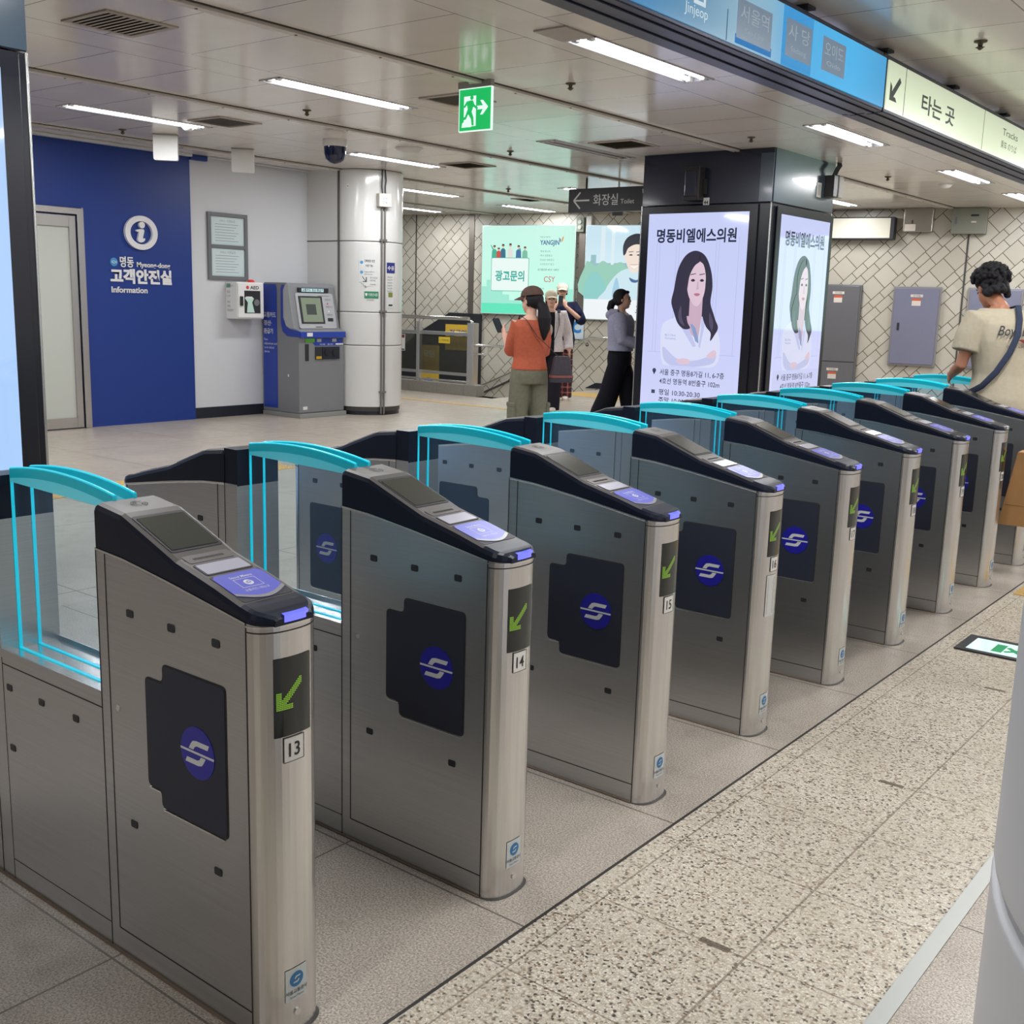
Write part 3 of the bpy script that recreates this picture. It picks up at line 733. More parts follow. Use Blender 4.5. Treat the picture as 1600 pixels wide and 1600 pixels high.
GG = {k: (proto if k == 13 else copy_tree(proto)) for k in range(13, 23)}
for k in range(13, 23):
    g = GG[k]
    g.location = (0, (k-13)*PITCH, 0); tag(g, desc[k], 'ticket gate', 'ticket gates in a row'); gates.append(g)
    q = MB(); wrap(.048, .098, .600, .652, .0014, m_plate, q, 8)
    for (a0,a1,b0,b1) in ((.048,.0495,.600,.652),(.0965,.098,.600,.652),(.048,.098,.600,.6015),(.048,.098,.6505,.652)): wrap(a0,a1,b0,b1,.0018,m_txtblack,q,6)
    q.text(str(k), nf, .073, .6115, .040, m_txtblack, d=.0022, align='CENTER', bold=.012, sx=.9)
    q.build('number_plate', g)
    if k == 16:
        q = MB(); wrap(.035, .090, .44, .588, .0016, mat('printed paper', rgb(196,196,192), .6), q, 8)
        for r_ in range(22):
            q.add([nf(a_, .575-r_*.006+h_, .0024) for a_, h_ in ((.040,0),(.085-.002*(r_%4),0),(.085-.002*(r_%4),.0022),(.040,.0022))], [(0,1,2,3)], mat('faded print', rgb(130,130,132), .6))
        q.build('paper_notice', g)
    if k in (20, 21, 22):
        for ch in list(g.children):
            for c2 in list(ch.children):
                if c2.name.startswith('indicator_light'): 
                    c2.data = c2.data.copy(); c2.data.materials[0] = mat('unlit indicator', rgb(170,175,180), .15)

# ------------------------------------------------------------------ ceiling fixtures
m_tube = em('fluorescent tube', (.97,.98,1.0), TUBE_STRENGTH)
m_refl = mat('white lamp reflector', rgb(190,190,196), .35)
def lamp(x, y, lit=True, plate=False):
    root = empty('ceiling_lamp', (x, y, CEIL)); b = MB(); hl, hwd = .735, .115
    for (x0,x1,y0,y1) in ((-hwd,-hwd+.012,-hl,hl),(hwd-.012,hwd,-hl,hl),(-hwd,hwd,-hl,-hl+.012),(-hwd,hwd,hl-.012,hl)): b.box(x0,x1,y0,y1,-.006,.004,m_refl)
    mr_ = m_refl if lit else mat('dim reflector', rgb(150,150,152), .25, .5); b.prism([(-.018,.050),(0,.012),(.018,.050)], Fr((0,-hl,0),(1,0,0),(0,0,1)), -2*hl+.01, -.01, mr_); b.box(-hwd+.01,hwd-.01,-hl+.01,hl-.01,.050,.056,mr_)
    for s_ in (-1,1): b.add([(s_*(hwd-.012),-hl+.01,.0),(s_*(hwd-.012),hl-.01,.0),(s_*(hwd-.03),hl-.01,.05),(s_*(hwd-.03),-hl+.01,.05)], [(0,1,2,3)], mr_); b.add([(-hwd+.01,s_*(hl-.012),.0),(hwd-.01,s_*(hl-.012),.0),(hwd-.01,s_*(hl-.02),.05),(-hwd+.01,s_*(hl-.02),.05)], [(0,1,2,3)], mr_)
    b.build('housing', root)
    for s_ in (-1, 1):
        t = MB(); t.tube([(s_*.056,-hl+.07,.006),(s_*.056,hl-.07,.006)], .0145, m_tube if lit else mat('unlit tube', rgb(190,190,190), .3), n=8); tb = t.build('tube', root)
        t = MB()
        for e in (-1, 1): t.box(s_*.056-.016,s_*.056+.016,e*(hl-.045)-.022,e*(hl-.045)+.022,-.010,.024,m_plw)
        t.build('end_cap', tb)
        if lit:
            li = bpy.data.lights.new('tube_light', 'AREA'); li.shape = 'RECTANGLE'; li.size = .026; li.size_y = 1.30; li.energy = TUBE_WATTS; li.color = (.97,.98,1.0)
            lo = bpy.data.objects.new('tube_light', li); COL.objects.link(lo); lo.location = (s_*.056, 0, -.010); lo.parent = root
    if plate:
        b = MB(); b.box(-hwd,hwd,-hl-.30,-hl-.01,-.010,.004,mat('ivory plate', rgb(176,168,160), .5)); b.build('end_plate', root)
    return root
LAMPS = [(-7.62,4.83,1,'lit ceiling lamp nearest the blue wall, above the blue panel'),(-5.09,5.00,1,'lit ceiling lamp between the green exit sign and the blue wall'),
 (-7.65,8.22,1,'lit ceiling lamp just in front of the round white column'),(-5.13,8.45,0,'unlit ceiling lamp strip, left of the dark pillar top'),
 (-2.42,5.15,1,'bright double-tube ceiling lamp under the blue hanging sign, with an ivory plate at its end'),(-2.47,8.73,1,'bright double-tube ceiling lamp below the white hanging sign, right of the dark pillar'),
 (-2.47,12.28,1,'bright ceiling lamp farther along, above the man in the beige shirt'),(-2.5,15.0,1,'small ceiling lamp at the right edge, nearest the tiled wall'),
 (-5.0,14.6,1,'ceiling lamp seen just right of the dark pillar, near the tiled wall'),(-9.95,11.2,1,'ceiling lamp behind the round white column, the upper of two'),
 (-12.3,13.4,1,'ceiling lamp behind the round white column, the lower of two, near the tiled wall'),(-10.2,14.05,1,'dim ceiling lamp above the mint advertisement'),
 (-7.6,12.2,1,'ceiling lamp left of the toilet sign')]
for x in (.45, 3.2, 5.8):
    for y in (1.3, 5.2, 8.8, 12.4): LAMPS.append((x, y, 1, 'ceiling lamp over the near side of the gates, out of the picture'))
for x in (-7.6, -5.1, -2.45): LAMPS.append((x, 1.2, 1, 'ceiling lamp beyond the left edge, over the hall'))
LAMPS += [(-5.1,-2.3,1,'ceiling lamp far to the left over the hall'),(.45,-2.6,1,'ceiling lamp behind the camera')]
for i, (x, y, lit, lab) in enumerate(LAMPS):
    tag(lamp(x, y, lit, i == 4), lab, 'ceiling lamp', 'fluorescent ceiling lamps')
def sprinkler(x, y, lab):
    b = MB(); b.lathe([(.038,0),(.036,-.008),(.016,-.012),(.012,-.03),(.020,-.034),(.020,-.038),(.006,-.05)][::-1], (0,0,0), mat('tarnished brass', rgb(92,84,72), .4, .8), n=14)
    b.box(-.026,.026,-.004,.004,-.036,-.033,mat('tarnished brass', rgb(92,84,72), .4, .8)); b.box(-.004,.004,-.026,.026,-.036,-.033,mat('tarnished brass', rgb(92,84,72), .4, .8))
    o = b.build('sprinkler'); o.location = (x, y, CEIL); tag(o, lab, 'sprinkler', 'ceiling sprinklers')
for x, y, lab in ((-3.26,5.51,'sprinkler between the green exit sign and the bright lamp'),(-.47,5.67,'largest sprinkler, above the white hanging sign at top right'),(-5.93,8.17,'sprinkler right of and below the green exit sign'),
 (-3.27,8.41,'sprinkler above the dark pillar with screens'),(-5.9,5.34,'sprinkler above the camera dome, right of the middle lamp'),(-8.45,5.2,'sprinkler close to the top of the blue wall'),(-3.25,11.9,'sprinkler right of the dark pillar near the tiled wall'),(-8.43,11.27,'sprinkler on the ceiling left of the toilet sign')): sprinkler(x, y, lab)
def vent(x, y, s, rz, lab, sy=None):
    root = empty('ceiling_vent', (x, y, CEIL), rz); m_v = mat('vent ivory', rgb(172,164,152), .4); b = MB(); sy = sy or s
    for (x0,x1,y0,y1) in ((-s,-s+.04,-sy,sy),(s-.04,s,-sy,sy),(-s+.04,s-.04,-sy,-sy+.04),(-s+.04,s-.04,sy-.04,sy)): b.box(x0,x1,y0,y1,-.010,.004,m_v)
    b.build('frame', root, bevel=.003); b = MB(); b.box(-s+.04,s-.04,-sy+.04,sy-.04,-.001,.004,mat('vent dark', rgb(120,112,100), .7))
    k = 0; yy = -sy+.055
    while yy < sy-.05:
        b.add([(-s+.04,yy,-.0105),(s-.04,yy,-.0105),(s-.04,yy+.037,-.004),(-s+.04,yy+.037,-.004)], [(0,1,2,3)], m_v); yy += .042
    b.build('slats', root); tag(root, lab, 'vent', 'ceiling vents')
vent(-4.54,2.70,.24,0,'square ceiling vent at top left, largest in the picture'); vent(-7.10,5.40,.24,0,'square ceiling vent beside the lamp above the blue wall'); vent(-4.42,5.60,.22,0,'square ceiling vent just left of the green exit sign')
vent(-4.58,8.28,.26,0,'square ceiling vent close to the left top of the dark pillar'); vent(-7.15,8.9,.24,0,'square ceiling vent right of the lamp in front of the white column'); vent(-9.1,12.7,.24,0,'small ceiling vent above the mint advertisement')
# smoke detectors
def detector(x, y, r, lab):
    b = MB(); b.lathe([(r*1.05,0),(r*1.05,-.012),(r*.8,-.035),(r*.4,-.05),(.01,-.052)][::-1], (0,0,0), m_plw, n=24); b.lathe([(r*.82,-.025),(r*.84,-.031)], (0,0,0), m_grout, n=24)
    o = b.build('smoke_detector'); o.location = (x, y, CEIL); tag(o, lab, 'smoke detector')
detector(-7.62,5.72-.35,.06,'small white smoke detector beside the lamp above the blue wall'); detector(-6.76,7.5,.14,'wide white round detector on the ceiling in front of the white column'); detector(-2.9,12.9,.08,'white smoke detector right of the dark pillar, above the grey cabinets')
# access points hanging near the blue wall
for x, y, lab in ((-8.35,5.62,'white hanging wireless box in front of the blue wall'),(-8.50,6.70,'white hanging wireless box in front of the white wall')):
    root = empty('wireless_box', (x, y, CEIL), math.radians(46)); b = MB(); b.prism(rrect(-.12,.12,-.255,0,.02,5,(1,1,0,0)), Fr((0,-.03,0),(1,0,0),(0,0,1)), -.06, .0, m_plw); b.build('case', root, bevel=.008)
    b = MB(); b.box(-.12,.12,-.05,.05,-.012,.0,mat('bracket grey', rgb(150,148,145), .4)); b.build('bracket', root); tag(root, lab, 'wireless box')
# dome camera
root = empty('dome_camera', (-7.03,6.70,CEIL)); b = MB(); b.lathe([(.115,-.07),(.122,-.06),(.122,0)], (0,0,0), m_plw, n=32); b.build('mount', root)
b = MB(); b.lathe([(.015,-.235),(.06,-.222),(.094,-.19),(.108,-.14),(.112,-.07)], (0,0,0), mat('dark blue dome', (.008,.012,.05), .12, spec=.7), n=32); b.build('dome', root)
b = MB(); b.ball((.03,-.045,-.15), .03, m_black); b.tube([(.0,-.03,-.2),(.0,-.03,-.225)], .012, m_black); b.build('lens', root); tag(root, 'dark blue dome camera hanging from the ceiling above the card machine', 'security camera')

# ------------------------------------------------------------------ hanging signs
def rails(b, x0, x1, y0, y1, z0):
    m_ = mat('sign underside', rgb(52,58,78), .35, .4)
    for i in range(5):
        a = x0+(x1-x0)*i/5; b.box(a+.006, a+(x1-x0)/5-.004, y0, y1, z0-.004-(.006 if i % 2 else 0), z0, m_)
def signbox(name, y0, y1, facem, lab):
    root = empty(name, (-1.02, (y0+y1)/2, 0)); oy = (y0+y1)/2; b = MB()
    b.box(-.13,.127,y0-oy,y1-oy,2.652,2.956,mat('sign case', rgb(48,54,72), .35, .5)); rails(b, -.13, .127, y0-oy, y1-oy, 2.652); b.build('case', root, bevel=.004)
    f = MB(); f.box(.127,.135,y0-oy+.012,y1-oy-.012,2.668,2.940,facem); f.build('lit_face', root)
    h = MB(); 
    yy = y0+.25
    while yy < y1: 
        h.box(-.02,.02,yy-oy-.02,yy-oy+.02,2.955,CEIL,m_blackmat); h.box(-.05,.05,yy-oy-.05,yy-oy+.05,3.035,CEIL,m_blackmat); yy += 1.3
    h.box(.05,.11,y0-oy,y1-oy,2.956,2.975,mat('sign case', rgb(48,54,72), .35, .5)); h.build('hanger', root)
    tag(root, lab, 'sign'); return root, Fr((.1355, -oy, 0), (0,1,0), (0,0,1))
g = NT('blue lit sign face'); x_, y_, z_ = g.xyz()
c = g.ramp(g.rng(y_, -1.9, 1.95), [(0, rgb(52,126,178)), (.30, rgb(58,128,176)), (.40, rgb(96,142,172)), (.50, rgb(140,176,196)), (.585, rgb(132,178,204)), (.66, rgb(74,172,226)), (.85, rgb(64,176,232)), (1., rgb(52,150,205))]); g.emit(c, .92); g.b.inputs['Base Color'].default_value = (.02,.05,.08,1); g.b.inputs['Roughness'].default_value = .2
m_bluesign = g.m
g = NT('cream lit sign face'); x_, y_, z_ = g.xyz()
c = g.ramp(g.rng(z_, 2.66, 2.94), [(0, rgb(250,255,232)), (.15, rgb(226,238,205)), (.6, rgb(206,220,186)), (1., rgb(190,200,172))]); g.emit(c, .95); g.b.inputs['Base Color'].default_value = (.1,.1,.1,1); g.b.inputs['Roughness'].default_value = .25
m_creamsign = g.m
root, F = signbox('hanging_sign', 1.6, 5.345, m_bluesign, 'long blue lit hanging sign naming Jinjeop and other stations, over the gates')
sgl = em('sign text white', rgb(205,222,232), .9); sq = mat('dim grey film', rgb(60,70,82), .3, emis=rgb(104,122,140), es=.9); sqt = em('film text', rgb(150,165,176), .9)
b = MB(); b.text('진접', F, 2.90, 2.775, .17, sgl, bold=.015); b.text('Jinjeop', F, 3.01, 2.715, .062, sgl, fit=.20)
b.box(3.385, 3.392, 2.67, 2.80, 0, .0005, em('sign seam', rgb(40,90,130), .8), F)
b.build('station_lettering', root)
b = MB()
bl = em('sign stripe blue', rgb(24,120,190), .9); b.prism([(3.47,2.675),(3.84,2.675),(3.84,2.715),(3.47,2.715)], F, 0, .0006, bl); b.prism([(3.95,2.668),(4.30,2.668),(4.30,2.94),(3.95,2.94)], F, 0, .0004, em('sign stripe light', rgb(44,150,215), .9))
for (y0, y1, z0, z1, t1, t2) in ((3.48,3.83,2.70,2.87,'서울역','Seoul Stn'),(3.99,4.29,2.715,2.89,'사 당','Sadang'),(4.43,4.73,2.725,2.89,'오이도','Oido')):
    b.prism([(y0,z0),(y1,z0),(y1,z1),(y0,z1)], F, 0, .001, sq); b.text(t1, F, (y0+y1)/2, z1-.085, .078, sqt, d=.0014, align='CENTER', fit=(y1-y0)*.82); b.text(t2, F, (y0+y1)/2, z0+.03, .035, sqt, d=.0014, align='CENTER', fit=.18)
b.build('grey_film', root)
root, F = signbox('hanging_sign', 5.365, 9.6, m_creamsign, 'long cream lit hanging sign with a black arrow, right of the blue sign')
b = MB(); ink = mat('sign ink', rgb(44,50,42), .5, emis=rgb(44,52,42), es=.5)
def arrow_dl(b, F, cx, cy, s, mt, d=.001):
    b.flat([(cx+x*s*1.2, cy+y*s) for x, y in ((-1,-1),(.35,-1),(.05,-.68),(-.30,-.68+.02),(.95,.62),(.62,.95),(-.62,-.30),(-.64,.05),(-1,.35))], F, d, mt)
arrow_dl(b, F, 5.51, 2.80, .075, ink); b.text('타는 곳', F, 5.98, 2.745, .125, ink, bold=.02, fit=.66); b.text('Tracks', F, 7.80, 2.835, .07, ink, fit=.42); b.text('乘车 のりば', F, 7.78, 2.745, .06, ink, fit=.44)
for y in (5.67, 7.31, 9.0): b.prism([(y-.003,2.67),(y+.003,2.67),(y+.003,2.94),(y-.003,2.94)], F, 0, .001, ink)
b.build('lettering', root)
# exit sign
root = empty('exit_sign', (-3.81, 5.1, 2.86)); F = Fr((0,0,0),(1,0,0),(0,0,1)); gr = em('exit green', rgb(0,190,95), .95); wh = em('exit white', rgb(225,255,240), 1.05)
b = MB(); b.box(-.155,.155,-.155,.145,-.02,.0,wh,F); b.prism([(-.148,-.148),(.148,-.148),(.148,.138),(-.148,.138)], F, 0, .001, gr); b.build('lit_panel', root)
b = MB(); b.prism([(-.105,-.12),(.01,-.12),(.01,.09),(-.105,.09)], F, .001, .0015, wh); b.flat([(-.125,-.125),(-.03,-.125),(-.03,-.085),(-.075,-.07),(-.12,-.095)], F, .0016, wh)
for pts in ([(-.045,.06),(-.02,.06),(-.005,.03),(.03,.005),(.022,-.008),(-.015,.015),(-.03,-.02),(-.012,-.06),(-.008,-.115),(-.028,-.115),(-.035,-.07),(-.062,-.035),(-.085,-.07),(-.125,-.075),(-.125,-.058),(-.095,-.052),(-.068,.0),(-.075,.03),(-.098,.01),(-.108,.02),(-.08,.055)], circ(-.03,.078,.016,16)): b.flat(pts, F, .0018, gr)
b.flat([(.02,-.008),(.075,-.008),(.05,-.045),(.075,-.045),(.125,.005),(.075,.055),(.05,.055),(.075,.018),(.02,.018)], F, .0016, wh); b.build('pictogram', root)
b = MB(); b.box(-.155,.155,.145,.19,-.025,.012,mat('bracket grey', rgb(150,148,145), .4),F); b.box(-.04,.04,.17,.19,-.06,.03,m_plw,F); b.build('mount', root)
tag(root, 'green lit exit sign with running figure and white arrow, hanging from the ceiling', 'exit sign')
# toilet sign
root = empty('toilet_sign', (-6.2, 10.58, 2.775)); m_ts = mat('dark grey sign', rgb(44,46,52), .45); b = MB(); b.box(-.68,.9,-.145,.145,-.06,.0,m_ts,F); b.build('board', root)
lt = mat('sign light lettering', rgb(196,196,192), .5, emis=rgb(150,150,148), es=.25)
b = MB(); 
for a in ((-.60,.0,-.50,.10),(-.60,.0,-.50,-.10),(-.60,.0,-.36,.0)):
    dx, dy = a[2]-a[0], a[3]-a[1]; l_ = math.hypot(dx,dy); nx, ny = -dy/l_*.010, dx/l_*.010; b.flat([(a[0]-nx,a[1]-ny),(a[2]-nx,a[3]-ny),(a[2]+nx,a[3]+ny),(a[0]+nx,a[1]+ny)], F, .001, lt)
b.text('화장실', F, -.30, -.055, .15, lt, fit=.37, bold=.005); b.text('Toilet', F, .11, -.055, .08, lt, fit=.20)
b.flat(circ(.56,.085,.022,12), F, .001, lt); b.prism(circ(.56,-.03,.075,24), F, .0003, .001, lt); b.prism(circ(.56,-.03,.055,24), F, .001, .0014, m_ts); b.flat([(.535,.06),(.575,.06),(.575,.0),(.62,.0),(.645,-.08),(.62,-.085),(.60,-.03),(.54,-.03)], F, .0016, lt)
b.flat([(.42,.11),(.44,.11),(.445,.06),(.425,.06)], F, .001, lt); b.flat([(.46,.11),(.48,.11),(.485,.06),(.465,.06)], F, .001, lt); b.flat(circ(.80,.09,.022,12), F, .001, lt); b.flat([(.76,.05),(.84,.05),(.84,-.03),(.82,-.11),(.78,-.11),(.76,-.03)], F, .001, lt)
b.build('lettering', root)
b = MB(); b.tube([(-.43,.03,.145),(-.43,.03,.275)], .012, m_blackmat); b.tube([(.5,.03,.145),(.5,.03,.275)], .012, m_blackmat); b.build('hanger', root)
tag(root, 'dark grey hanging sign with a left arrow pointing to the toilet', 'sign')

# ------------------------------------------------------------------ pillars with advertising screens
m_pil = mat('dark blue lacquer', (.010,.014,.030), .25, spec=.5, coat=.3); m_pil2 = mat('slate lacquer', rgb(58,72,84), .22, spec=.6, coat=.4)
def pillar(y0, y1):
    root = empty('pillar', (-4.1, (y0+y1)/2, 0)); oy = (y0+y1)/2; X0, X1 = -.745, .745
    b = MB(); b.box(X0,X1-.0,y0-oy,y1-oy,0,2.53,m_black); b.build('cladding', root, bevel=.012)
    b = MB(); b.box(X0,X1-.002,y0-oy,y1-oy,2.535,CEIL,m_pil); b.box(X1-.002,X1+.004,y0-oy+.03,y1-oy,2.54,CEIL,m_pil2); b.box(X1-.14,X1-.1+.10,y0-oy-.003,y0-oy,2.54,CEIL-.05,m_pil2); b.build('head', root)
    b = MB()
    for (px_, py_) in ((X1,y0-oy),(X1,y1-oy),(X0,y0-oy)): b.tube([(px_-.003,py_+(.003 if py_<0 else -.003),0),(px_-.003,py_+(.003 if py_<0 else -.003),2.53)], .009, m_steel_b, n=8)
    b.build('corner_strip', root); return struct(root)
pillar(9.10, 10.60); pillar(-.03, 1.46)
def skin_g(name, top, bot, y0, y1, s=.9):
    g = NT(name); z_ = g.xyz()[2]; g.emit(g.mix(g.rng(z_, y0, y1), bot, top), s); g.b.inputs['Base Color'].default_value = (.01,.01,.01,1); g.b.inputs['Roughness'].default_value = .05; g.b.inputs['Specular IOR Level'].default_value = .8
    return g.m
m_scr = skin_g('screen lilac white', rgb(198,206,246), rgb(206,210,250), -1, 1, 1.0)
def art_woman(b, F, w, h, k):
    "portrait advertisement; F origin at screen centre; w,h its size"
    def P(pts): return [((x-.5)*w, (y-.5)*h) for x, y in pts]
    e = lambda n, c: em(k+n, rgb(*c), .95 if not k else .9)
    wall1 = e('wall line', (188,196,238)); hair = e('hair', (52,48,66)); hair2 = e('hair light', (84,76,100)); skin = e('skin', (226,200,216)); skin2 = e('skin shade', (206,176,196)); coat = e('coat', (222,226,252)); coat2 = e('coat fold', (196,202,240)); shirt = e('shirt', (140,160,205)); ink = e('ink', (34,40,66)); lip = e('lip', (190,120,140)); eye = e('eye', (50,42,58)); floor_ = e('fade', (208,213,252))
    for x in (.10,.13,.30,.33,.70,.73,.92): b.flat(P([(x,.30),(x+.006,.30),(x+.006,.88),(x,.88)]), F, .0010, wall1)
    for y in (.30,): b.flat(P([(.05,y),(.95,y),(.95,y+.003),(.05,y+.003)]), F, .0010, wall1)
    # hair, back
    b.flat(spline(P([(.30,.62),(.33,.72),(.40,.79),(.50,.815),(.60,.79),(.665,.72),(.69,.64),(.68,.56),(.72,.50),(.76,.44),(.75,.385),(.68,.375),(.60,.42),(.50,.44),(.42,.42),(.36,.45),(.31,.51),(.28,.56)])), F, .0014, hair)
    # coat
    b.flat(spline(P([(.20,.44),(.30,.475),(.40,.49),(.50,.47),(.60,.49),(.70,.46),(.78,.40),(.80,.32),(.78,.26),(.70,.235),(.50,.225),(.30,.22),(.215,.25),(.19,.34)])), F, .0018, coat)
    b.flat(P([(.42,.49),(.50,.40),(.575,.37),(.60,.49)]), F, .0022, skin2)
    b.flat(P([(.49,.45),(.53,.455),(.575,.385),(.585,.355),(.55,.365)]), F, .0026, shirt)
    b.flat(P([(.40,.49),(.44,.47),(.56,.34),(.53,.335),(.40,.43)]), F, .0028, coat2); b.flat(P([(.60,.49),(.64,.46),(.60,.33),(.585,.34),(.60,.42)]), F, .0028, coat2)
    b.flat(spline(P([(.22,.33),(.36,.275),(.52,.265),(.66,.285),(.76,.31),(.74,.26),(.56,.235),(.36,.23),(.24,.26)])), F, .0026, coat2)
    b.flat(spline(P([(.36,.26),(.42,.275),(.50,.27),(.50,.25),(.42,.245)])), F, .0030, skin); b.flat(spline(P([(.68,.30),(.74,.325),(.77,.31),(.74,.285),(.68,.285)])), F, .0030, skin)
    # neck, face
    b.flat(P([(.47,.58),(.47,.47),(.55,.43),(.60,.48),(.60,.58)]), F, .0030, skin2)
    b.flat(spline(P([(.43,.66),(.435,.72),(.48,.765),(.56,.77),(.61,.725),(.62,.66),(.61,.60),(.575,.555),(.535,.54),(.49,.56),(.45,.60)])), F, .0034, skin)
    # fringe and long locks in front
    b.flat(spline(P([(.545,.80),(.46,.78),(.40,.72),(.40,.64),(.42,.58),(.44,.63),(.455,.69),(.50,.74),(.555,.765)])), F, .0038, hair); b.flat(spline(P([(.545,.80),(.60,.79),(.65,.73),(.655,.64),(.64,.57),(.62,.62),(.618,.69),(.59,.745),(.55,.765)])), F, .0038, hair)
    b.flat(spline(P([(.40,.62),(.35,.58),(.32,.52),(.35,.46),(.42,.425),(.49,.43),(.46,.46),(.44,.52),(.435,.58)])), F, .0040, hair); b.flat(spline(P([(.64,.60),(.66,.54),(.72,.49),(.77,.44),(.74,.40),(.70,.37),(.70,.41),(.65,.44),(.61,.49),(.615,.55)])), F, .0040, hair)
    b.flat(spline(P([(.36,.50),(.38,.46),(.43,.44),(.40,.48),(.385,.54)])), F, .0042, hair2); b.flat(spline(P([(.68,.51),(.72,.46),(.71,.42),(.68,.46)])), F, .0042, hair2)
    for x in (.492,.582): b.flat(spline(P([(x-.022,.668),(x,.676),(x+.022,.668),(x,.662)])), F, .0042, eye); b.flat(P([(x-.028,.694),(x+.026,.700),(x+.026,.704),(x-.028,.699)]), F, .0042, hair2)
    b.flat(P([(.538,.665),(.545,.665),(.556,.625),(.53,.622)]), F, .0042, skin2); b.flat(spline(P([(.508,.600),(.54,.606),(.572,.600),(.54,.590)])), F, .0042, lip)
    b.flat(P([(.03,.235),(.97,.235),(.97,.02),(.03,.02)]), F, .0044, floor_)
    b.text('명동비엘에스의원', F, -.005*w, (.862-.5)*h, .13*w*1.0, ink, d=.005, align='CENTER', bold=.028, fit=.80*w)
    b.text('BLS Clinic', F, (.235-.5)*w, (.385-.5)*h, .028*w, shirt, d=.005); b.text('Myeongdong', F, (.235-.5)*w, (.370-.5)*h, .022*w, shirt, d=.005)
    t2 = e('ink2', (58,62,92))
    b.text('서울 중구 명동8가길 11, 6-7층', F, (.20-.5)*w, (.186-.5)*h, .060*w, t2, d=.005, bold=.012, fit=.66*w); b.text('4호선 명동역 8번출구 102m', F, (.20-.5)*w, (.140-.5)*h, .060*w, t2, d=.005, bold=.012, fit=.62*w)
    b.text('평일 10:30-20:30', F, (.20-.5)*w, (.082-.5)*h, .060*w, t2, d=.005, bold=.012, fit=.43*w); b.text('주말 10:00-18:00', F, (.20-.5)*w, (.040-.5)*h, .060*w, t2, d=.005, bold=.012, fit=.43*w)
    b.flat(circ((.14-.5)*w, (.205-.5)*h, .020*w, 14), F, .005, t2); b.flat(P([(.122,.202),(.158,.202),(.14,.182)]), F, .005, t2); b.flat(P([(.12,.085),(.158,.085),(.158,.104),(.12,.104)]), F, .005, t2)
def adscreen(F, w, h, lab, kind, k=''):
    root = empty('advertising_screen', F(0,0,0)); inv = Vector(F(0,0,0))
    G = Fr((0,0,0), F.r, F.u); b = MB(); b.box(-w/2-.09,w/2+.09,-h/2-.08,h/2+.075,.0,.016,m_black,G); b.build('bezel', root, bevel=.004)
    b = MB(); b.prism([(-w/2,-h/2),(w/2,-h/2),(w/2,h/2),(-w/2,h/2)], G, .0155, .018, m_scr if kind else skin_g('pale blue screen', rgb(176,206,250), rgb(170,208,252), -1, 1, 1.0))
    b.build('display', root)
    if kind:
        b = MB(); H = Fr(G(0,0,.018), F.r, F.u); art_woman(b, H, w, h, k); b.build('advertisement', root)
    tag(root, lab, 'advertising screen', 'advertising screens on the pillars')
adscreen(Fr((-4.155,9.092,1.415),(1,0,0),(0,0,1)), 1.165, 2.06, 'tall lit screen on the left face of the pillar, dark-haired woman in a white coat', 1)
adscreen(Fr((-3.345,9.905,1.405),(0,1,0),(0,0,1)), 1.22, 2.05, 'tall lit screen with the same woman on the right face of the pillar', 1, 'side ')
adscreen(Fr((-3.345,.71,1.415),(0,1,0),(0,0,1)), 1.22, 2.06, 'pale blue lit screen cut off by the left edge of the picture', 0)
# speaker and boxes on the pillar head
root = empty('wall_speaker', (-4.14,9.10,2.73)); m_sp = mat('dark bronze', rgb(52,50,50), .4, .3); b = MB(); b.box(-.15,.02,.125,.165,.0,.12,m_sp,F0:=Fr((0,0,0),(1,0,0),(0,0,1))); b.box(-.15,.02,-.165,-.125,.0,.12,m_sp,F0); b.box(.0,.03,-.165,.165,.0,.12,m_sp,F0); b.build('bracket', root, bevel=.006)
b = MB(); b.box(-.14,.0,-.125,.125,.02,.12,m_pil,F0); b.build('case', root, bevel=.01); b = MB(); b.box(-.03,.06,-.1,.05,.0,.05,m_sp,F0); b.build('arm', root); tag(root, 'dark bracketed speaker on the head of the dark pillar', 'speaker')
b = MB(); Fq = Fr((-4.08,9.10,2.565),(1,0,0),(0,0,1)); b.box(-.035,.035,-.05,.03,0,.004,m_plw,Fq); b.text('44', Fq, 0, -.035, .05, m_txtblack, d=.005, align='CENTER', bold=.02); tag(b.build('number_tag'), 'small white tag marked 44 below the speaker on the dark pillar', 'tag')
Fx = Fr((-3.35,10.45,2.80),(0,1,0),(0,0,1)); b = MB(); b.box(-.10,.02,-.11,.11,0,.10,mat('dark bronze', rgb(52,50,50), .4, .3),Fx); b.box(.02,.13,-.11,.11,0,.11,mat('light grey box', rgb(170,166,160), .5),Fx); tag(b.build('junction_box', bevel=.004), 'grey and bronze junction box with cables at the right top of the dark pillar', 'junction box')
b = MB()
for i in range(3): b.tube([Fx(-.06+.035*i,.10,.06),Fx(-.05+.035*i,.18,.09),Fx(-.0+.04*i,.22,.09),Fx(.03+.03*i,.262,.07)], .011, m_blackmat, n=8)
tag(b.build('black_cables'), 'black cables bending from the junction box on the pillar into the ceiling', 'cable')
b = MB(); b.box(-.31,-.20,-.13,.02,0,.006,m_plw,Fx); b.box(-.295,-.215,-.11,.0,.006,.008,mat('tag grey', rgb(190,196,190), .5),Fx); tag(b.build('wall_tag', bevel=.002), 'small white framed tag left of the junction box on the pillar', 'tag')

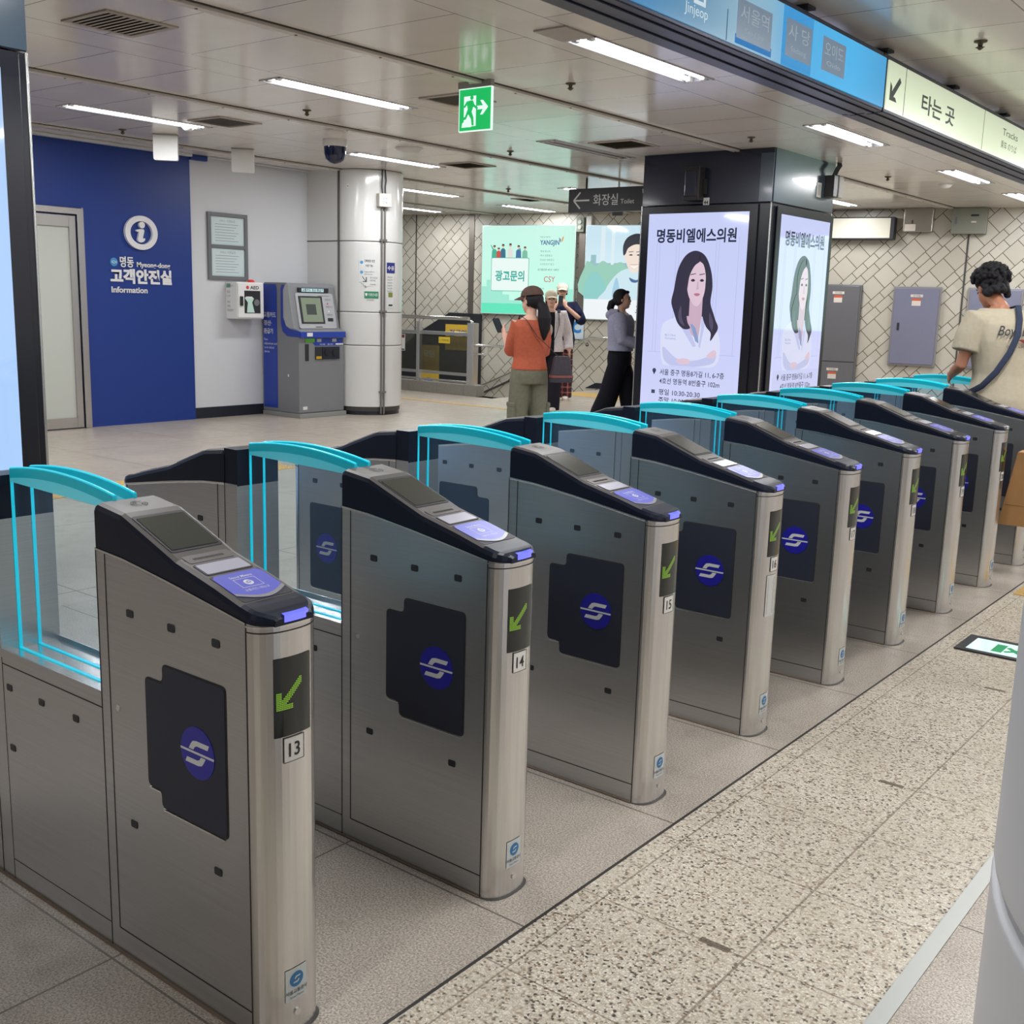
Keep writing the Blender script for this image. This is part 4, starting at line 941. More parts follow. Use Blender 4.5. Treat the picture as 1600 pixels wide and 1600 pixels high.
# ------------------------------------------------------------------ lit posters on the tiled wall
def lightbox(x0, x1, z0, z1, mt, lab):
    cx = (x0+x1)/2; root = empty('light_box_advertisement', WF(ws(cx), (z0+z1)/2, 0)); G = Fr((0,0,0), (1,WALL_B,0), (0,0,1)); w = (ws(x1)-ws(x0)); h = z1-z0
    b = MB(); b.box(-w/2,w/2,-h/2,h/2,0,.07,mat('light box frame', rgb(196,206,204), .3, .5),G); b.build('case', root, bevel=.005); b = MB(); b.prism([(-w/2+.015,-h/2+.015),(w/2-.015,-h/2+.015),(w/2-.015,h/2-.015),(-w/2+.015,h/2-.015)], G, .069, .072, mt); b.build('lit_sheet', root)
    tag(root, lab, 'advertisement'); return root, Fr(G(-w/2,-h/2,.072), (1,WALL_B,0), (0,0,1)), w, h
m_p1 = skin_g('mint sheet', rgb(196,240,226), rgb(190,246,226), -.8, .8, 1.05); root, F, w, h = lightbox(-11.75,-9.88,1.25,2.85,m_p1,'mint green lit advertisement with a large Korean word in a frame')
b = MB(); T = lambda n, c: em('p1 '+n, rgb(*c), .95)
b.prism([(.02,.02),(w-.02,.02),(w-.02,.20),(.02,.20)], F, 0, .0006, T('base', (96,232,190)))
sky = [(.02,.2),(.02,.5),(.12,.5),(.12,.62),(.2,.62),(.2,.42),(.34,.42),(.34,.52),(.46,.52),(.46,.36),(.6,.36),(.6,.26),(.85,.26),(1.5,.2)]
b.flat(sky, F, .001, T('skyline', (160,236,214))); b.flat([(w-.3,.2),(w-.3,.42),(w-.2,.42),(w-.2,.55),(w-.1,.55),(w-.1,.48),(w-.02,.48),(w-.02,.2)], F, .001, T('skyline', (160,236,214)))
b.prism(rrect(.21,.99,.42,1.02,.02), F, .001, .0016, T('teal', (52,176,160))); b.prism(rrect(.22,.98,.43,1.01,.02), F, .0016, .002, T('white', (236,252,246))); b.text('광고문의', F, .60, .62, .20, T('teal', (52,176,160)), d=.0024, align='CENTER', bold=.03, fit=.60)
for i, (cx, cc, s_) in enumerate(((.27,(60,180,150),1),(.36,(200,80,70),.8),(.45,(50,110,140),1.1),(.60,(230,225,220),1.15),(.77,(60,110,160),1),(.90,(120,190,160),.9))):
    b.flat([(cx-.055,1.02),(cx+.055,1.02),(cx+.05,1.02+.12*s_),(cx+.02,1.02+.15*s_),(cx-.02,1.02+.15*s_),(cx-.05,1.02+.12*s_)], F, .0024, T('fig%d' % i, cc)); b.flat(circ(cx,1.02+.185*s_,.026,12), F, .0026, T('head', (226,180,150))); b.flat([(cx-.028,1.02+.19*s_),(cx+.028,1.02+.19*s_),(cx+.02,1.02+.22*s_),(cx-.02,1.02+.22*s_)], F, .0028, T('figh', (70,60,60)))
for cx in (.24,.80): b.flat([(cx,1.14),(cx-.05,1.24),(cx-.035,1.245),(cx+.02,1.16)], F, .0024, T('fig0', (60,180,150)))
b.text('YANGJIN', F, 1.20, 1.25, .115, T('navy', (30,90,150)), d=.002, bold=.025, fit=.38); b.flat([(1.60,1.28),(1.57,1.38),(1.61,1.34)], F, .002, T('navy', (30,90,150))); b.flat([(1.61,1.29),(1.64,1.38),(1.67,1.40),(1.65,1.32)], F, .002, T('orange', (230,150,50))); b.text('지하철 광고전문기업', F, 1.20, 1.37, .035, T('grey', (90,120,120)), d=.002, fit=.20)
for i, t in enumerate(('역사 포스터', '역사 조명광고', '차내상·내부광고', '스크린도어 광고')): b.text('·'+t, F, 1.20, 1.12-.075*i, .042, T('grey', (90,120,120)), d=.002)
b.text('광고할인중 4호선 1-8호선', F, 1.17, .80, .040, T('grey', (90,120,120)), d=.002, bold=.01); b.text('CSY', F, 1.30, .60, .14, T('red', (190,60,70)), d=.002, fit=.22); b.text('문의 02-', F, 1.2, .47, .035, T('grey', (90,120,120)), d=.002); b.text('상담', F, 1.2, .41, .035, T('grey', (90,120,120)), d=.002); b.build('print', root)
m_p2 = skin_g('pale sky sheet', rgb(200,228,240), rgb(226,244,246), -.8, .6, 1.0); root, F, w, h = lightbox(-9.70,-7.85,1.21,2.84,m_p2,'pale blue lit advertisement with a smiling man, partly behind the dark pillar')
b = MB(); T = lambda n, c: em('p2 '+n, rgb(*c), .95)
b.flat([(.02,.9),(.12,1.02),(.12,1.12),(.22,1.12),(.22,.98),(w-.02,1.0),(w-.02,.5),(.02,.5)], F, .0008, T('hill', (150,192,200))); b.flat(spline([(.02,.95),(.1,1.0),(.22,.93),(.35,1.02),(.5,.95),(.7,1.0),(.9,.9),(w-.03,.95),(w-.03,.4),(.02,.4)]), F, .0012, T('trees', (150,205,185)))
b.flat([(.3,.4),(.38,.4),(.38,h-.02),(.3,h-.02)], F, .001, T('pale', (222,240,246))); b.flat([(.5,.4),(.56,.4),(.56,h-.02),(.5,h-.02)], F, .001, T('pale', (222,240,246)))
b.flat(spline([(.03,.62),(.12,.80),(.26,.82),(.38,.66),(.45,.45),(.4,.36),(.03,.36)]), F, .0016, T('leafy', (140,205,200)))
b.flat(spline([(.35,.30),(.42,.52),(.55,.72),(.72,.86),(.95,.90),(1.2,.84),(1.5,.62),(1.6,.30)]), F, .002, T('shirt', (205,232,242))); b.flat(spline([(.62,.74),(.68,.52),(.58,.34),(.55,.5)]), F, .0022, T('fold', (160,205,228)))
b.flat(spline([(.76,1.10),(.76,1.22),(.84,1.34),(.98,1.37),(1.10,1.30),(1.14,1.14),(1.11,.98),(1.02,.86),(.92,.82),(.82,.92)]), F, .0026, T('face', (242,226,212))); b.flat(spline([(.73,1.12),(.72,1.28),(.80,1.42),(.98,1.48),(1.14,1.40),(1.18,1.2),(1.14,1.12),(1.10,1.26),(.96,1.30),(.82,1.24),(.77,1.14)]), F, .003, T('hair', (40,44,56)))
for x in (.87,1.01): b.flat(spline([(x-.035,1.12),(x,1.135),(x+.035,1.12),(x,1.11)]), F, .0032, T('hair', (40,44,56))); b.flat([(x-.045,1.165),(x+.045,1.175),(x+.045,1.185),(x-.045,1.175)], F, .0032, T('hair', (40,44,56)))
b.flat(spline([(.86,.955),(.94,.93),(1.02,.955),(.94,.90)]), F, .0032, T('teeth', (252,252,250))); b.flat([(.86,.962),(1.02,.962),(1.02,.956),(.86,.956)], F, .0034, T('lip', (200,120,110)))
b.prism([(.02,.02),(w-.02,.02),(w-.02,.36),(.02,.36)], F, .0034, .0038, T('paper', (240,246,248))); b.flat(spline([(.86,.74),(.98,.70),(1.10,.74),(1.0,.66),(.9,.67)]), F, .0038, T('scarf', (60,100,150)));
b.text('프리미엄', F, 1.0, .14, .16, T('navyink', (60,90,130)), d=.0042, bold=.02); b.build('print', root)
# a further mint light box along the same wall, seen only as a reflection in the right pillar screen
lightbox(-.80,.32,1.13,2.72,skin_g('bright mint sheet', rgb(205,250,236), rgb(196,250,230), -.8, .8, 1.8),'mint green lit advertisement farther along the tiled wall, mirrored in the right pillar screen')
# blank lit panel and boxes on the tiled wall to the right
def wallbox(name, x0, x1, z0, z1, dep, mt, lab, cat, bev=.006):
    root = empty(name, WF(ws((x0+x1)/2), z0, 0)); G = Fr((0,0,0), (1,WALL_B,0), (0,0,1)); w = ws(x1)-ws(x0); b = MB(); b.box(-w/2,w/2,0,z1-z0,0,dep,mt,G); b.build('body', root, bevel=bev); tag(root, lab, cat); return root, G, w, z1-z0
root, G, w, h = wallbox('blank_light_box', -6.6,-4.58,2.585,2.92,.22,m_blackmat,'blank white panel in a black case high on the tiled wall beside the pillar','light box')
b = MB(); b.box(-w/2+.02,w/2-.06,.02,h-.02,.22,.224,mat('ivory blank sheet', rgb(206,202,188), .4, emis=rgb(200,196,180), es=.15),G); b.build('sheet', root)
m_cab = mat('grey violet steel cabinet', rgb(128,130,152), .42, .3); m_cab2 = mat('grey steel cabinet', rgb(112,112,116), .42, .4); m_lbl = mat('warning label', rgb(210,200,192), .5); m_lblr = mat('warning label red', rgb(196,90,60), .5)
def cabinet_door(root, G, w, h, x0, x1, z0, z1, mt, lz=True):
    b = MB(); b.box(x0,x1,z0,z1,.0,.018,mt,G); d_ = b.build('door', root, bevel=.004); b = MB(); b.box(x0+.07,x0+.10,(z0+z1)/2-.06,(z0+z1)/2+.05,.018,.03,m_blackmat,G); b.build('handle', d_)
    if lz:
        b = MB(); b.box((x0+x1)/2-.09,(x0+x1)/2+.09,z1-.13,z1-.09,.018,.020,m_lbl,G); b.box((x0+x1)/2-.065,(x0+x1)/2+.065,z1-.26,z1-.15,.018,.020,m_lbl,G); b.box((x0+x1)/2-.065,(x0+x1)/2+.065,z1-.185,z1-.15,.020,.0205,m_lblr,G); b.text('전기위험', G, (x0+x1)/2, z1-.122, .03, m_txtblack, d=.021, align='CENTER'); b.build('label', d_)
root, G, w, h = wallbox('electrical_cabinet', -5.68,-5.0,.0,1.90,.10,m_cab2,'tall dark grey electrical cabinet on the tiled wall next to the pillar','cabinet')
G2 = Fr(G(0,0,.10), (1,WALL_B,0), (0,0,1)); cabinet_door(root, G2, w, h, -w/2+.02, w/2-.02, .70, 1.88, m_cab2); cabinet_door(root, G2, w, h, -w/2+.02, w/2-.02, .05, .68, m_cab2)
for x0, x1, lab in ((-4.53,-3.84,'violet grey wall cabinet with a black latch, middle of the tiled wall'),(-3.47,-2.72,'violet grey wall cabinet behind the head of the man in the beige shirt')):
    root, G, w, h = wallbox('electrical_cabinet', x0,x1,.68,1.89,.06,mat('cabinet rim', rgb(150,148,152), .4, .4),lab,'cabinet'); G2 = Fr(G(0,0,.06), (1,WALL_B,0), (0,0,1)); cabinet_door(root, G2, w, h, -w/2+.03, w/2-.03, .03, h-.03, m_cab)
root, G, w, h = wallbox('junction_box', -4.46,-4.05,2.70,CEIL-.003,.18,mat('shiny galvanised box', rgb(176,172,164), .25, .8),'shiny steel box under the ceiling on the tiled wall','junction box'); b = MB(); b.box(-.19,-.03,.01,.11,.18,.184,m_lbl,G); b.box(-.09,-.07,.12,.17,.18,.19,m_blackmat,G); b.build('label', root)
root, G, w, h = wallbox('junction_box', -3.79,-3.31,2.67,CEIL-.003,.16,mat('olive grey box', rgb(124,126,116), .45),'olive grey box under the ceiling on the tiled wall, above the black conduit','junction box'); b = MB(); b.box(.02,.13,.25,.28,.16,.164,m_blackmat,G); b.box(.03,.1,.16,.18,.16,.164,m_lbl,G); b.box(-.19,-.17,.14,.24,.16,.175,m_cab2,G); b.build('label', root)
root, G, w, h = wallbox('wall_device', -9.88,-9.74,2.72,2.97,.08,mat('green grey device', rgb(128,140,124), .4),'small green grey device between the two lit advertisements','device'); b = MB(); b.tube([G(0,.17,.08),G(0,.17,.10)], .035, mat('grey lamp cap', rgb(190,190,180), .3)); b.tube([G(0,.08,.08),G(0,.08,.10)], .035, mat('grey lamp cap', rgb(190,190,180), .3)); b.build('lamp', root)
root, G, w, h = wallbox('wall_device', -9.70,-9.60,2.83,2.99,.07,m_plw,'small white device right of the green grey one over the pale advertisement','device')
b = MB(); Gw = WF; b.box(ws(-9.99),ws(-9.69),.86,1.30,.012,.02,mat('pale board', rgb(190,204,214), .4),Gw); b.text('C', Gw, ws(-9.92), .98, .26, mat('blue C', rgb(40,120,190), .4), d=.022, bold=.05); tag(b.build('wall_notice'), 'pale board with a blue letter C behind the man in the navy shirt', 'notice')
# small round table sign / screen hanging above advertisement two
root = empty('hanging_monitor', (-6.35, 10.95, 2.72)); b = MB(); b.box(-.0,.16,-.11,.11,-.02,.0,mat('grey monitor', rgb(120,122,126), .4),Fr((0,0,0),(1,0,0),(0,0,1))); b.build('case', root); b = MB(); b.box(-.08,.25,.13,.17,-.03,.01,m_plw,Fr((0,0,0),(1,0,0),(0,0,1))); b.tube([(.08,.01,.17),(.08,.01,.33)], .012, m_plw); b.build('mount', root); root.location = (-6.45,10.95,2.60+.12); tag(root, 'small grey monitor under a white bar, behind the right end of the toilet sign', 'monitor')
# handrail on the stair wall
b = MB(); b.tube([WF(ws(-13.2),-.78,.08),WF(ws(-10.2),.59,.08),WF(ws(-9.53),.90,.08),WF(ws(-9.0),.90,.08)], .021, m_chrome, n=10)
for x, z in ((-9.62,.83),(-11.0,.2)): b.tube([WF(ws(x),z-.0,.07),WF(ws(x),z-.06,.04),WF(ws(x),z-.06,.0)], .009, m_chrome, n=8); b.tube([WF(ws(x),z-.06,.004),WF(ws(x),z-.06,.0)], .035, m_chrome, n=14)
tag(b.build('wall_handrail'), 'steel handrail on the tiled wall sloping down the stairs', 'handrail')

# ------------------------------------------------------------------ railing round the stairwell
root = empty('stair_railing', (-10.4, 12.05, 0)); m_curb = mat('grey stone curb', rgb(142,138,130), .5, noise=.15, nscale=30)
b = MB(); b.box(-4.0,.88,-.10,.10,0,.17,m_curb)
for x in (-.58,.62): b.box(x-.002,x+.002,-.1015,-.09,0,.17,m_grout)
b.build('curb', root, bevel=.006)
def post(x, w_, z1, nm='post'):
    b = MB(); b.box(x-w_/2,x+w_/2,-w_/2,w_/2,.17,z1,m_steel_v); b.box(x-w_*.75,x+w_*.75,-w_*.75,w_*.75,.17,.182,m_steel_b); b.build(nm, root, bevel=.004)
post(.71,.13,1.14); post(-.44,.07,1.13); post(-1.75,.07,1.13); post(-3.0,.07,1.13)
b = MB(); b.tube([(-4,0,1.20),(.62,0,1.20)], .030, m_chrome, n=12); b.tube([(.70,0,1.14),(.66,0,1.17)], .02, m_chrome, n=8); b.tube([(-.44,0,1.12),(-.44,0,1.2)], .015, m_chrome, n=8); b.build('top_rail', root)
for z0, z1 in ((.93,.985),(.30,.345),(.19,.22)):
    b = MB(); b.box(-4,.65,-.02,.02,z0,z1,m_steel); b.build('cross_rail', root, bevel=.003)
for x0, x1 in ((-.40,.64),(-1.70,-.48),(-2.96,-1.8)):
    b = MB(); b.box(x0,x1,-.005,.005,.35,.925,m_rglass); b.build('glass_panel', root)
b = MB(); b.tube([(.76,.0,.80),(.95,.1,.80),(1.25,.1,.80)], .021, m_chrome, n=10); b.tube([(.77,.05,.66),(.93,.1,.66),(.95,.1,.71),(.95,.1,.78)], .016, m_chrome, n=10); b.build('side_rail', root)
tag(root, 'steel and glass railing on a stone curb round the stairs, right of the white column', 'railing')
Fr_ = Fr((-10.4,12.04,0),(1,0,0),(0,0,1)); b = MB(); b.box(.0,.24,.80,.90,.0,.004,mat('caution yellow', rgb(226,196,60), .5),Fr_); b.text('⚠ 기대지마세요', Fr_, .02, .83, .045, m_txtblack, d=.0046, fit=.20); tag(b.build('caution_label'), 'small yellow caution label on the railing glass', 'label')
b = MB(); b.box(-1.08,-.75,.64,.91,.0,.004,m_plw,Fr_); b.box(-1.07,-.76,.85,.90,.004,.0045,mat('dark red bar', rgb(120,50,60), .5),Fr_); b.text('위험', Fr_, -.915, .73, .10, mat('red letters', rgb(190,60,60), .5), d=.005, align='CENTER', bold=.02); b.box(-1.07,-.76,.65,.67,.004,.0045,m_base,Fr_); tag(b.build('warning_notice'), 'white warning notice with red letters on the railing glass by the column', 'notice')

# ------------------------------------------------------------------ blue wall lettering and the white wall
Fw = Fr((-9.47,0,0),(0,1,0),(0,0,1)); m_let = mat('raised white lettering', rgb(222,222,224), .4)
root = empty('information_symbol', (-9.47,6.024,2.126)); G = Fr((0,0,0),(0,1,0),(0,0,1)); b = MB(); n = 48
o_ = circ(0,0,.205,n,.185); i_ = circ(0,0,.140,n,.125); vs = [G(x,y,d) for d in (.0,.035) for x, y in o_+i_]
fs = []
for k in range(n):
    k2 = (k+1)%n; fs += [(2*n+k,2*n+k2,3*n+k2,3*n+k),(k,k2,2*n+k2,2*n+k),(n+k2,n+k,3*n+k,3*n+k2)]
b.add(vs, fs, m_let, smooth=False); b.build('ring', root)
b = MB(); b.prism(circ(.012,.085,.036,20), G, 0, .03, m_let); b.prism(spline([(-.055,.030),(.035,.036),(.018,-.055),(.045,-.058),(.035,-.088),(-.01,-.105),(-.045,-.085),(-.035,-.03),(-.03,.006),(-.055,.010)],4), G, 0, .03, m_let); b.build('letter_i', root); tag(root, 'round raised white information symbol on the blue wall', 'symbol')
root = empty('wall_lettering', (-9.47,5.63,1.46)); G = Fr((0,-5.63,-1.46),(0,1,0),(0,0,1)); b = MB()
def ext(b, t, a, c, size, bold, fit, d=.012):
    vs, fs, w_ = text_geo(t, bold); kx = fit/w_
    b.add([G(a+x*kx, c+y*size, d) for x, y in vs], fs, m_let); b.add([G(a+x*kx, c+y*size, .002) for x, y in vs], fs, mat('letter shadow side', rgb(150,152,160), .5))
ext(b, '명동', 5.755, 1.755, .125, .02, .17); ext(b, 'Myeong-dong', 5.965, 1.755, .075, .02, .43); ext(b, '고객안전실', 5.632, 1.585, .165, .045, .78); ext(b, 'Information', 5.640, 1.468, .09, .02, .45)
b.build('letters', root); b = MB(); b.prism(circ(5.685,1.795,.046,20), G, .0, .006, mat('light blue disc', rgb(60,140,190), .4)); b.text('424', G, 5.685, 1.78, .045, m_let, d=.008, align='CENTER'); b.build('line_disc', root); tag(root, 'raised white Korean lettering with the word Information on the blue wall', 'lettering')
# framed papers
root = empty('framed_papers', (-9.5,7.228,2.04)); G = Fr((0,0,0),(0,1,0),(0,0,1)); b = MB()
mf = mat('grey frame', rgb(106,108,112), .45)
for (y0,y1,z0,z1) in ((-.29,-.245,-.39,.39),(.245,.29,-.39,.39),(-.245,.245,.345,.39),(-.245,.245,-.39,-.345),(-.245,.245,-.02,.02)): b.box(y0,y1,z0,z1,0,.03,mf,G)
b.build('frame', root, bevel=.003)
for z0, z1 in ((.02,.345),(-.345,-.02)):
    b = MB(); b.box(-.245,.245,z0,z1,0,.012,mat('paper sheet', rgb(196,216,216), .15, spec=.7),G); b.prism([(-.22,z0+.02),(.22,z0+.02),(.22,z1-.02),(-.22,z1-.02)], G, .012, .0124, mat('paper inner', rgb(206,220,222), .15, spec=.7)); gt = mat('paper print', rgb(130,142,150), .5)
    for i in range(7): b.prism([(-.18,z1-.09-.032*i),(.16-.03*(i%3),z1-.09-.032*i),(.16-.03*(i%3),z1-.084-.032*i),(-.18,z1-.084-.032*i)], G, .0124, .0127, gt)
    b.text('서비스 이행표준', G, 0, z1-.06, .035, gt, d=.0128, align='CENTER'); b.build('paper_sheet', root)
tag(root, 'grey frame with two printed sheets on the white wall', 'frame')
# defibrillator cabinet
root = empty('defibrillator_cabinet', (-9.5,7.40,1.41)); b = MB(); b.box(0,.22,-.21,.19,-.22,.22,m_plw); b.build('case', root, bevel=.012)
G = Fr((.221,-.01,0),(0,1,0),(0,0,1)); b = MB()
for (y0,y1,z0,z1) in ((-.19,-.10,-.20,.20),(.145,.19,-.20,.20),(-.10,.145,.12,.20),(-.10,.145,-.20,-.15)): b.box(y0,y1,z0,z1,0,.01,m_plw,G)
b.text('AED', G, -.01, .138, .055, m_txtblack, d=.0105, bold=.03, fit=.13); b.flat(circ(-.05,.158,.022,16), G, .0105, mat('red heart', rgb(190,60,50), .5)); d_ = b.build('door', root)
b = MB(); b.box(-.10,.145,-.15,.12,.0,.004,mat('smoked window', (.03,.03,.035), .1, spec=.6),G); b.build('window', d_)
b = MB(); b.box(-.165,-.13,-.06,.05,.01,.03,m_blackmat,G); b.build('handle', d_)
b = MB(); b.flat([(-.06,-.15+.01),(-.045,-.02),(-.09,.03),(.05,.03),(.02,-.02),(.055,-.14)], G, .006, mat('pale green device', rgb(190,220,210), .4)); b.prism(circ(.09,-.02,.04,18), G, .004, .008, mat('grey pad disc', rgb(110,112,118), .4)); b.flat([(-.09,.03),(.04,.03),(.02,.05),(-.07,.05)], G, .007, m_plw); b.build('device', d_)
b = MB(); b.lathe([(.045,0),(.045,.012),(.03,.03),(.01,.035)], (.1,.10,.22), mat('red beacon', rgb(190,40,40), .3, emis=rgb(190,30,30), es=.3), n=16); b.build('beacon', root)
G = Fr((0,-.21,0),(1,0,0),(0,0,1)); b = MB()
for i, z in enumerate((.16,.09,.04,-.03,-.08,-.13)): b.text(('심장충격기','응급','119','AED','사용법','자동심장충격기')[i], G, .03, z, .035 if i else .028, mat('grey green print', rgb(90,110,100), .5), d=.001, fit=.12 if i in (0,5) else .06)
b.box(.02,.10,.15,.20,.0,.001,mat('green label', rgb(120,160,140), .5),G); b.build('side_print', root)
tag(root, 'white defibrillator cabinet marked AED with a red beacon on the white wall', 'defibrillator')

# ------------------------------------------------------------------ card machine
root = empty('card_machine', (-9.1,8.11,0)); y0, y1 = -.38, .36; m_kg = mat('machine grey', rgb(132,134,138), .4, .25); m_kl = mat('machine light grey', rgb(176,178,182), .35, .2); m_kb = mat('machine blue', rgb(34,62,158), .35)
S2 = Fr((0,y0,0),(1,0,0),(0,0,1))
prof = [(-.38,.06),(.30,.06),(.30,.99),(.33,1.02),(.33,1.06),(.22,1.09),(.13,1.52),(.12,1.60),(.08,1.64),(-.33,1.64),(-.38,1.60)]
b = MB(); b.prism(prof, S2, -(y1-y0), 0, m_kg); b.build('body', root, bevel=.006)
b = MB(); b.box(-.37,.34,y0-.02,y1+.01,0,.055,mat('machine plinth', rgb(150,152,150), .4, .3)); b.build('plinth', root, bevel=.004)
b = MB(); b.prism([(-.36,.10),(-.10,.10),(-.10,1.57),(-.12,1.62),(-.34,1.62),(-.36,1.60)], S2, .0, .006, m_kb)
b.text('교통카드', S2, -.345, 1.22, .07, m_let, d=.007, bold=.02, fit=.23); b.text('정산·', S2, -.345, 1.12, .07, m_let, d=.007, bold=.02, fit=.15); b.text('환급기', S2, -.345, 1.02, .07, m_let, d=.007, bold=.02, fit=.17)
for i, t in enumerate(('Fare', 'adjustment and', 'card refund', 'device')): b.text(t, S2, -.34, .93-.05*i, .04, m_let, d=.007)
b.build('side_panel', root)
b = MB()  # blue curved trim on the side and round the shelf
out = [(-.02,1.57),(.00,1.615),(.05,1.615),(.02,1.55),(.02,1.22),(.06,1.12),(.13,1.085),(.33,1.06),(.33,.99),(.10,.995),(.01,1.05),(-.02,1.15)]
b.prism(out, S2, .0, .008, m_kb); b.prism([(.02,1.215),(.02,1.55),(.045,1.60),(.08,1.63),(.12,1.60),(.13,1.52),(.22,1.09),(.14,1.09),(.07,1.125)], S2, 0, .003, m_kl)
b.box(.328,.338,y0,y1,.985,1.055,m_kb); b.build('blue_trim', root)
# sloping fascia with screen
P0 = Vector((.222,0,1.09)); P1 = Vector((.132,0,1.52)); FF = Fr(P0,(0,1,0),P1-P0); hl = (P1-P0).length
b = MB(); b.prism(rrect(y0+.08,y1-.05,.0,hl,.03), FF, -.002, .012, m_kl); fs_ = b.build('fascia', root, bevel=.004)
b = MB(); b.box(y0+.12,y0+.50,.06,.40,.012,.018,m_blackmat,FF); b.prism([(y0+.15,.08),(y0+.47,.08),(y0+.47,.38),(y0+.15,.38)], FF, .018, .0195, mat('machine screen', rgb(110,120,104), .15, emis=rgb(120,132,112), es=.35)); b.prism([(y0+.22,.17),(y0+.38,.17),(y0+.38,.30),(y0+.22,.30)], FF, .0195, .0198, mat('screen picture', rgb(70,76,74), .2)); b.build('screen', fs_)
b = MB(); b.box(y0+.44-.0,y0+.63,.405,.409,.012,.014,m_grout,FF)
for z, w_, mt in ((.35,.10,m_grout),(.26,.11,m_grout),(.16,.10,m_grout)): b.text('안내문 보기', FF, y0+.55, z, .03, mt, d=.013, fit=w_)
b.box(y0+.555,y0+.64,.09,.13,.012,.018,m_blackmat,FF); b.flat(circ(y0+.59,.215,.008,10), FF, .014, em('white indicator', (1,1,.9), 1.)); b.flat(circ(y0+.585,.31,.010,12), FF, .014, mat('red heart', rgb(190,60,50), .5)); b.box(y0+.34,y0+.45,.015,.023,.012,.015,m_blackmat,FF); b.build('controls', fs_)
b = MB(); b.box(.128,.150,y0+.13,y0+.62,1.530,1.585,m_blackmat); FL = Fr((.151,0,1.53),(0,1,0),(0,0,1)); b.prism([(y0+.18,.008),(y0+.54,.008),(y0+.54,.048),(y0+.18,.048)], FL, 0, .001, em('lit title strip', rgb(190,225,230), 1.0)); b.text('교통카드 정산·환급기', FL, y0+.36, .014, .038, m_txtblack, d=.002, align='CENTER', fit=.34, bold=.02); b.build('title_strip', root)
FX = Fr((.3005,0,0),(0,1,0),(0,0,1)); b = MB(); b.prism([(y0+.10,.975),(y1-.02,.975),(y1-.02,.885),(y0+.26,.885),(y0+.22,.925),(y0+.10,.925)], FX, 0, .003, m_kb); b.box(y0+.10,y0+.25,.925,.975,.003,.005,mat('green label bright', rgb(90,170,70), .4),FX)
for yy in (.29,.54): b.box(y0+yy,y0+yy+.07,.93,.968,.003,.006,m_kl,FX)
b.box(y0+.60,y1-.02,.893,.91,.003,.005,m_plw,FX); b.text('지폐  동전', FX, y0+.33, .893, .02, m_let, d=.0045, fit=.22); b.build('front_label', root)
b = MB(); b.box(y0+.10,y0+.155,.70,.905,0,.006,m_blackmat,FX); b.build('card_slot', root)
b = MB(); b.box(y0+.26,y0+.365,.715,.87,0,.012,m_blackmat,FX); b.box(y0+.268,y0+.355,.722,.755,.012,.016,mat('coin yellow', rgb(190,150,30), .4),FX); b.build('note_slot', root)
b = MB(); b.box(y0+.375,y0+.66,.715,.87,0,.012,mat('tray navy', rgb(28,32,50), .35),FX)
for yy in (.45,.58): b.prism(circ(y0+yy,.80,.045,16), FX, .012, .02, m_black)
b.build('coin_tray', root); b = MB(); b.box(y0+.06,y0+.13,.10,.14,0,.002,m_plw,FX); b.box(y0+.10,y0+.19,1.0,1.045,.037,.040,m_plw,FX); b.build('white_label', root)
b = MB(); b.box(.10,.115,y0-.008,y0,.50,.53,m_plw); b.build('side_lock', root)
tag(root, 'blue and grey transport card machine with tilted screen beside the round white column', 'card machine')

# ------------------------------------------------------------------ things on the round column
class CF:
    "frame wrapped on column A: a = arc length from a base angle, b = height"
    def __init__(s, ang, r=.4615, c=(-8.90,8.97)): s.a0 = ang; s.r = r; s.c = c
    def __call__(s, a, b_, d=0.):
        t = s.a0+a/s.r; return Vector((s.c[0]+(s.r+d)*math.cos(t), s.c[1]+(s.r+d)*math.sin(t), b_))
def wrapbox(b, F, a0, a1, z0, z1, d0, d1, mt, n=6):
    for i in range(n):
        x0_ = a0+(a1-a0)*i/n; x1_ = a0+(a1-a0)*(i+1)/n; vs = [F(x, z, d) for d in (d0, d1) for z in (z0, z1) for x in (x0_, x1_)]; b.add(vs, [(4,5,7,6),(0,1,5,4),(2,6,7,3)]+([(0,4,6,2)] if i == 0 else [])+([(1,3,7,5)] if i == n-1 else []), mt, smooth=False)
vdir = math.atan2(-10.24, 10.53)   # towards the camera
C1 = CF(vdir); b = MB(); wrapbox(b, C1, -.10, .13, 1.63, 2.06, 0, .0015, mat('notice white', rgb(210,212,210), .3)); inkd = mat('notice ink', rgb(70,74,80), .5); blu = mat('notice blue dot', rgb(70,150,200), .4)
for z in (1.92,1.80): b.add([C1(-.065+.02*math.cos(t), z+.02*math.sin(t), .002) for t in [math.pi*2*k/16 for k in range(16)]], [tuple(range(16))], blu)
b.text('강북병원 방면', C1, -.03, 1.925, .038, inkd, d=.003, fit=.13, bold=.01); b.text('이용가능', C1, -.015, 1.87, .034, inkd, d=.003, fit=.09, bold=.01); b.text('Trains available in', C1, -.035, 1.80, .022, inkd, d=.003, fit=.13); b.text('both directions', C1, -.03, 1.77, .022, inkd, d=.003, fit=.10); b.text('우이신설', C1, .04, 1.725, .026, inkd, d=.003); b.text('이용하세요', C1, .04, 1.69, .026, inkd, d=.003, fit=.07); b.text('Transfer', C1, .04, 1.645, .022, inkd, d=.003)
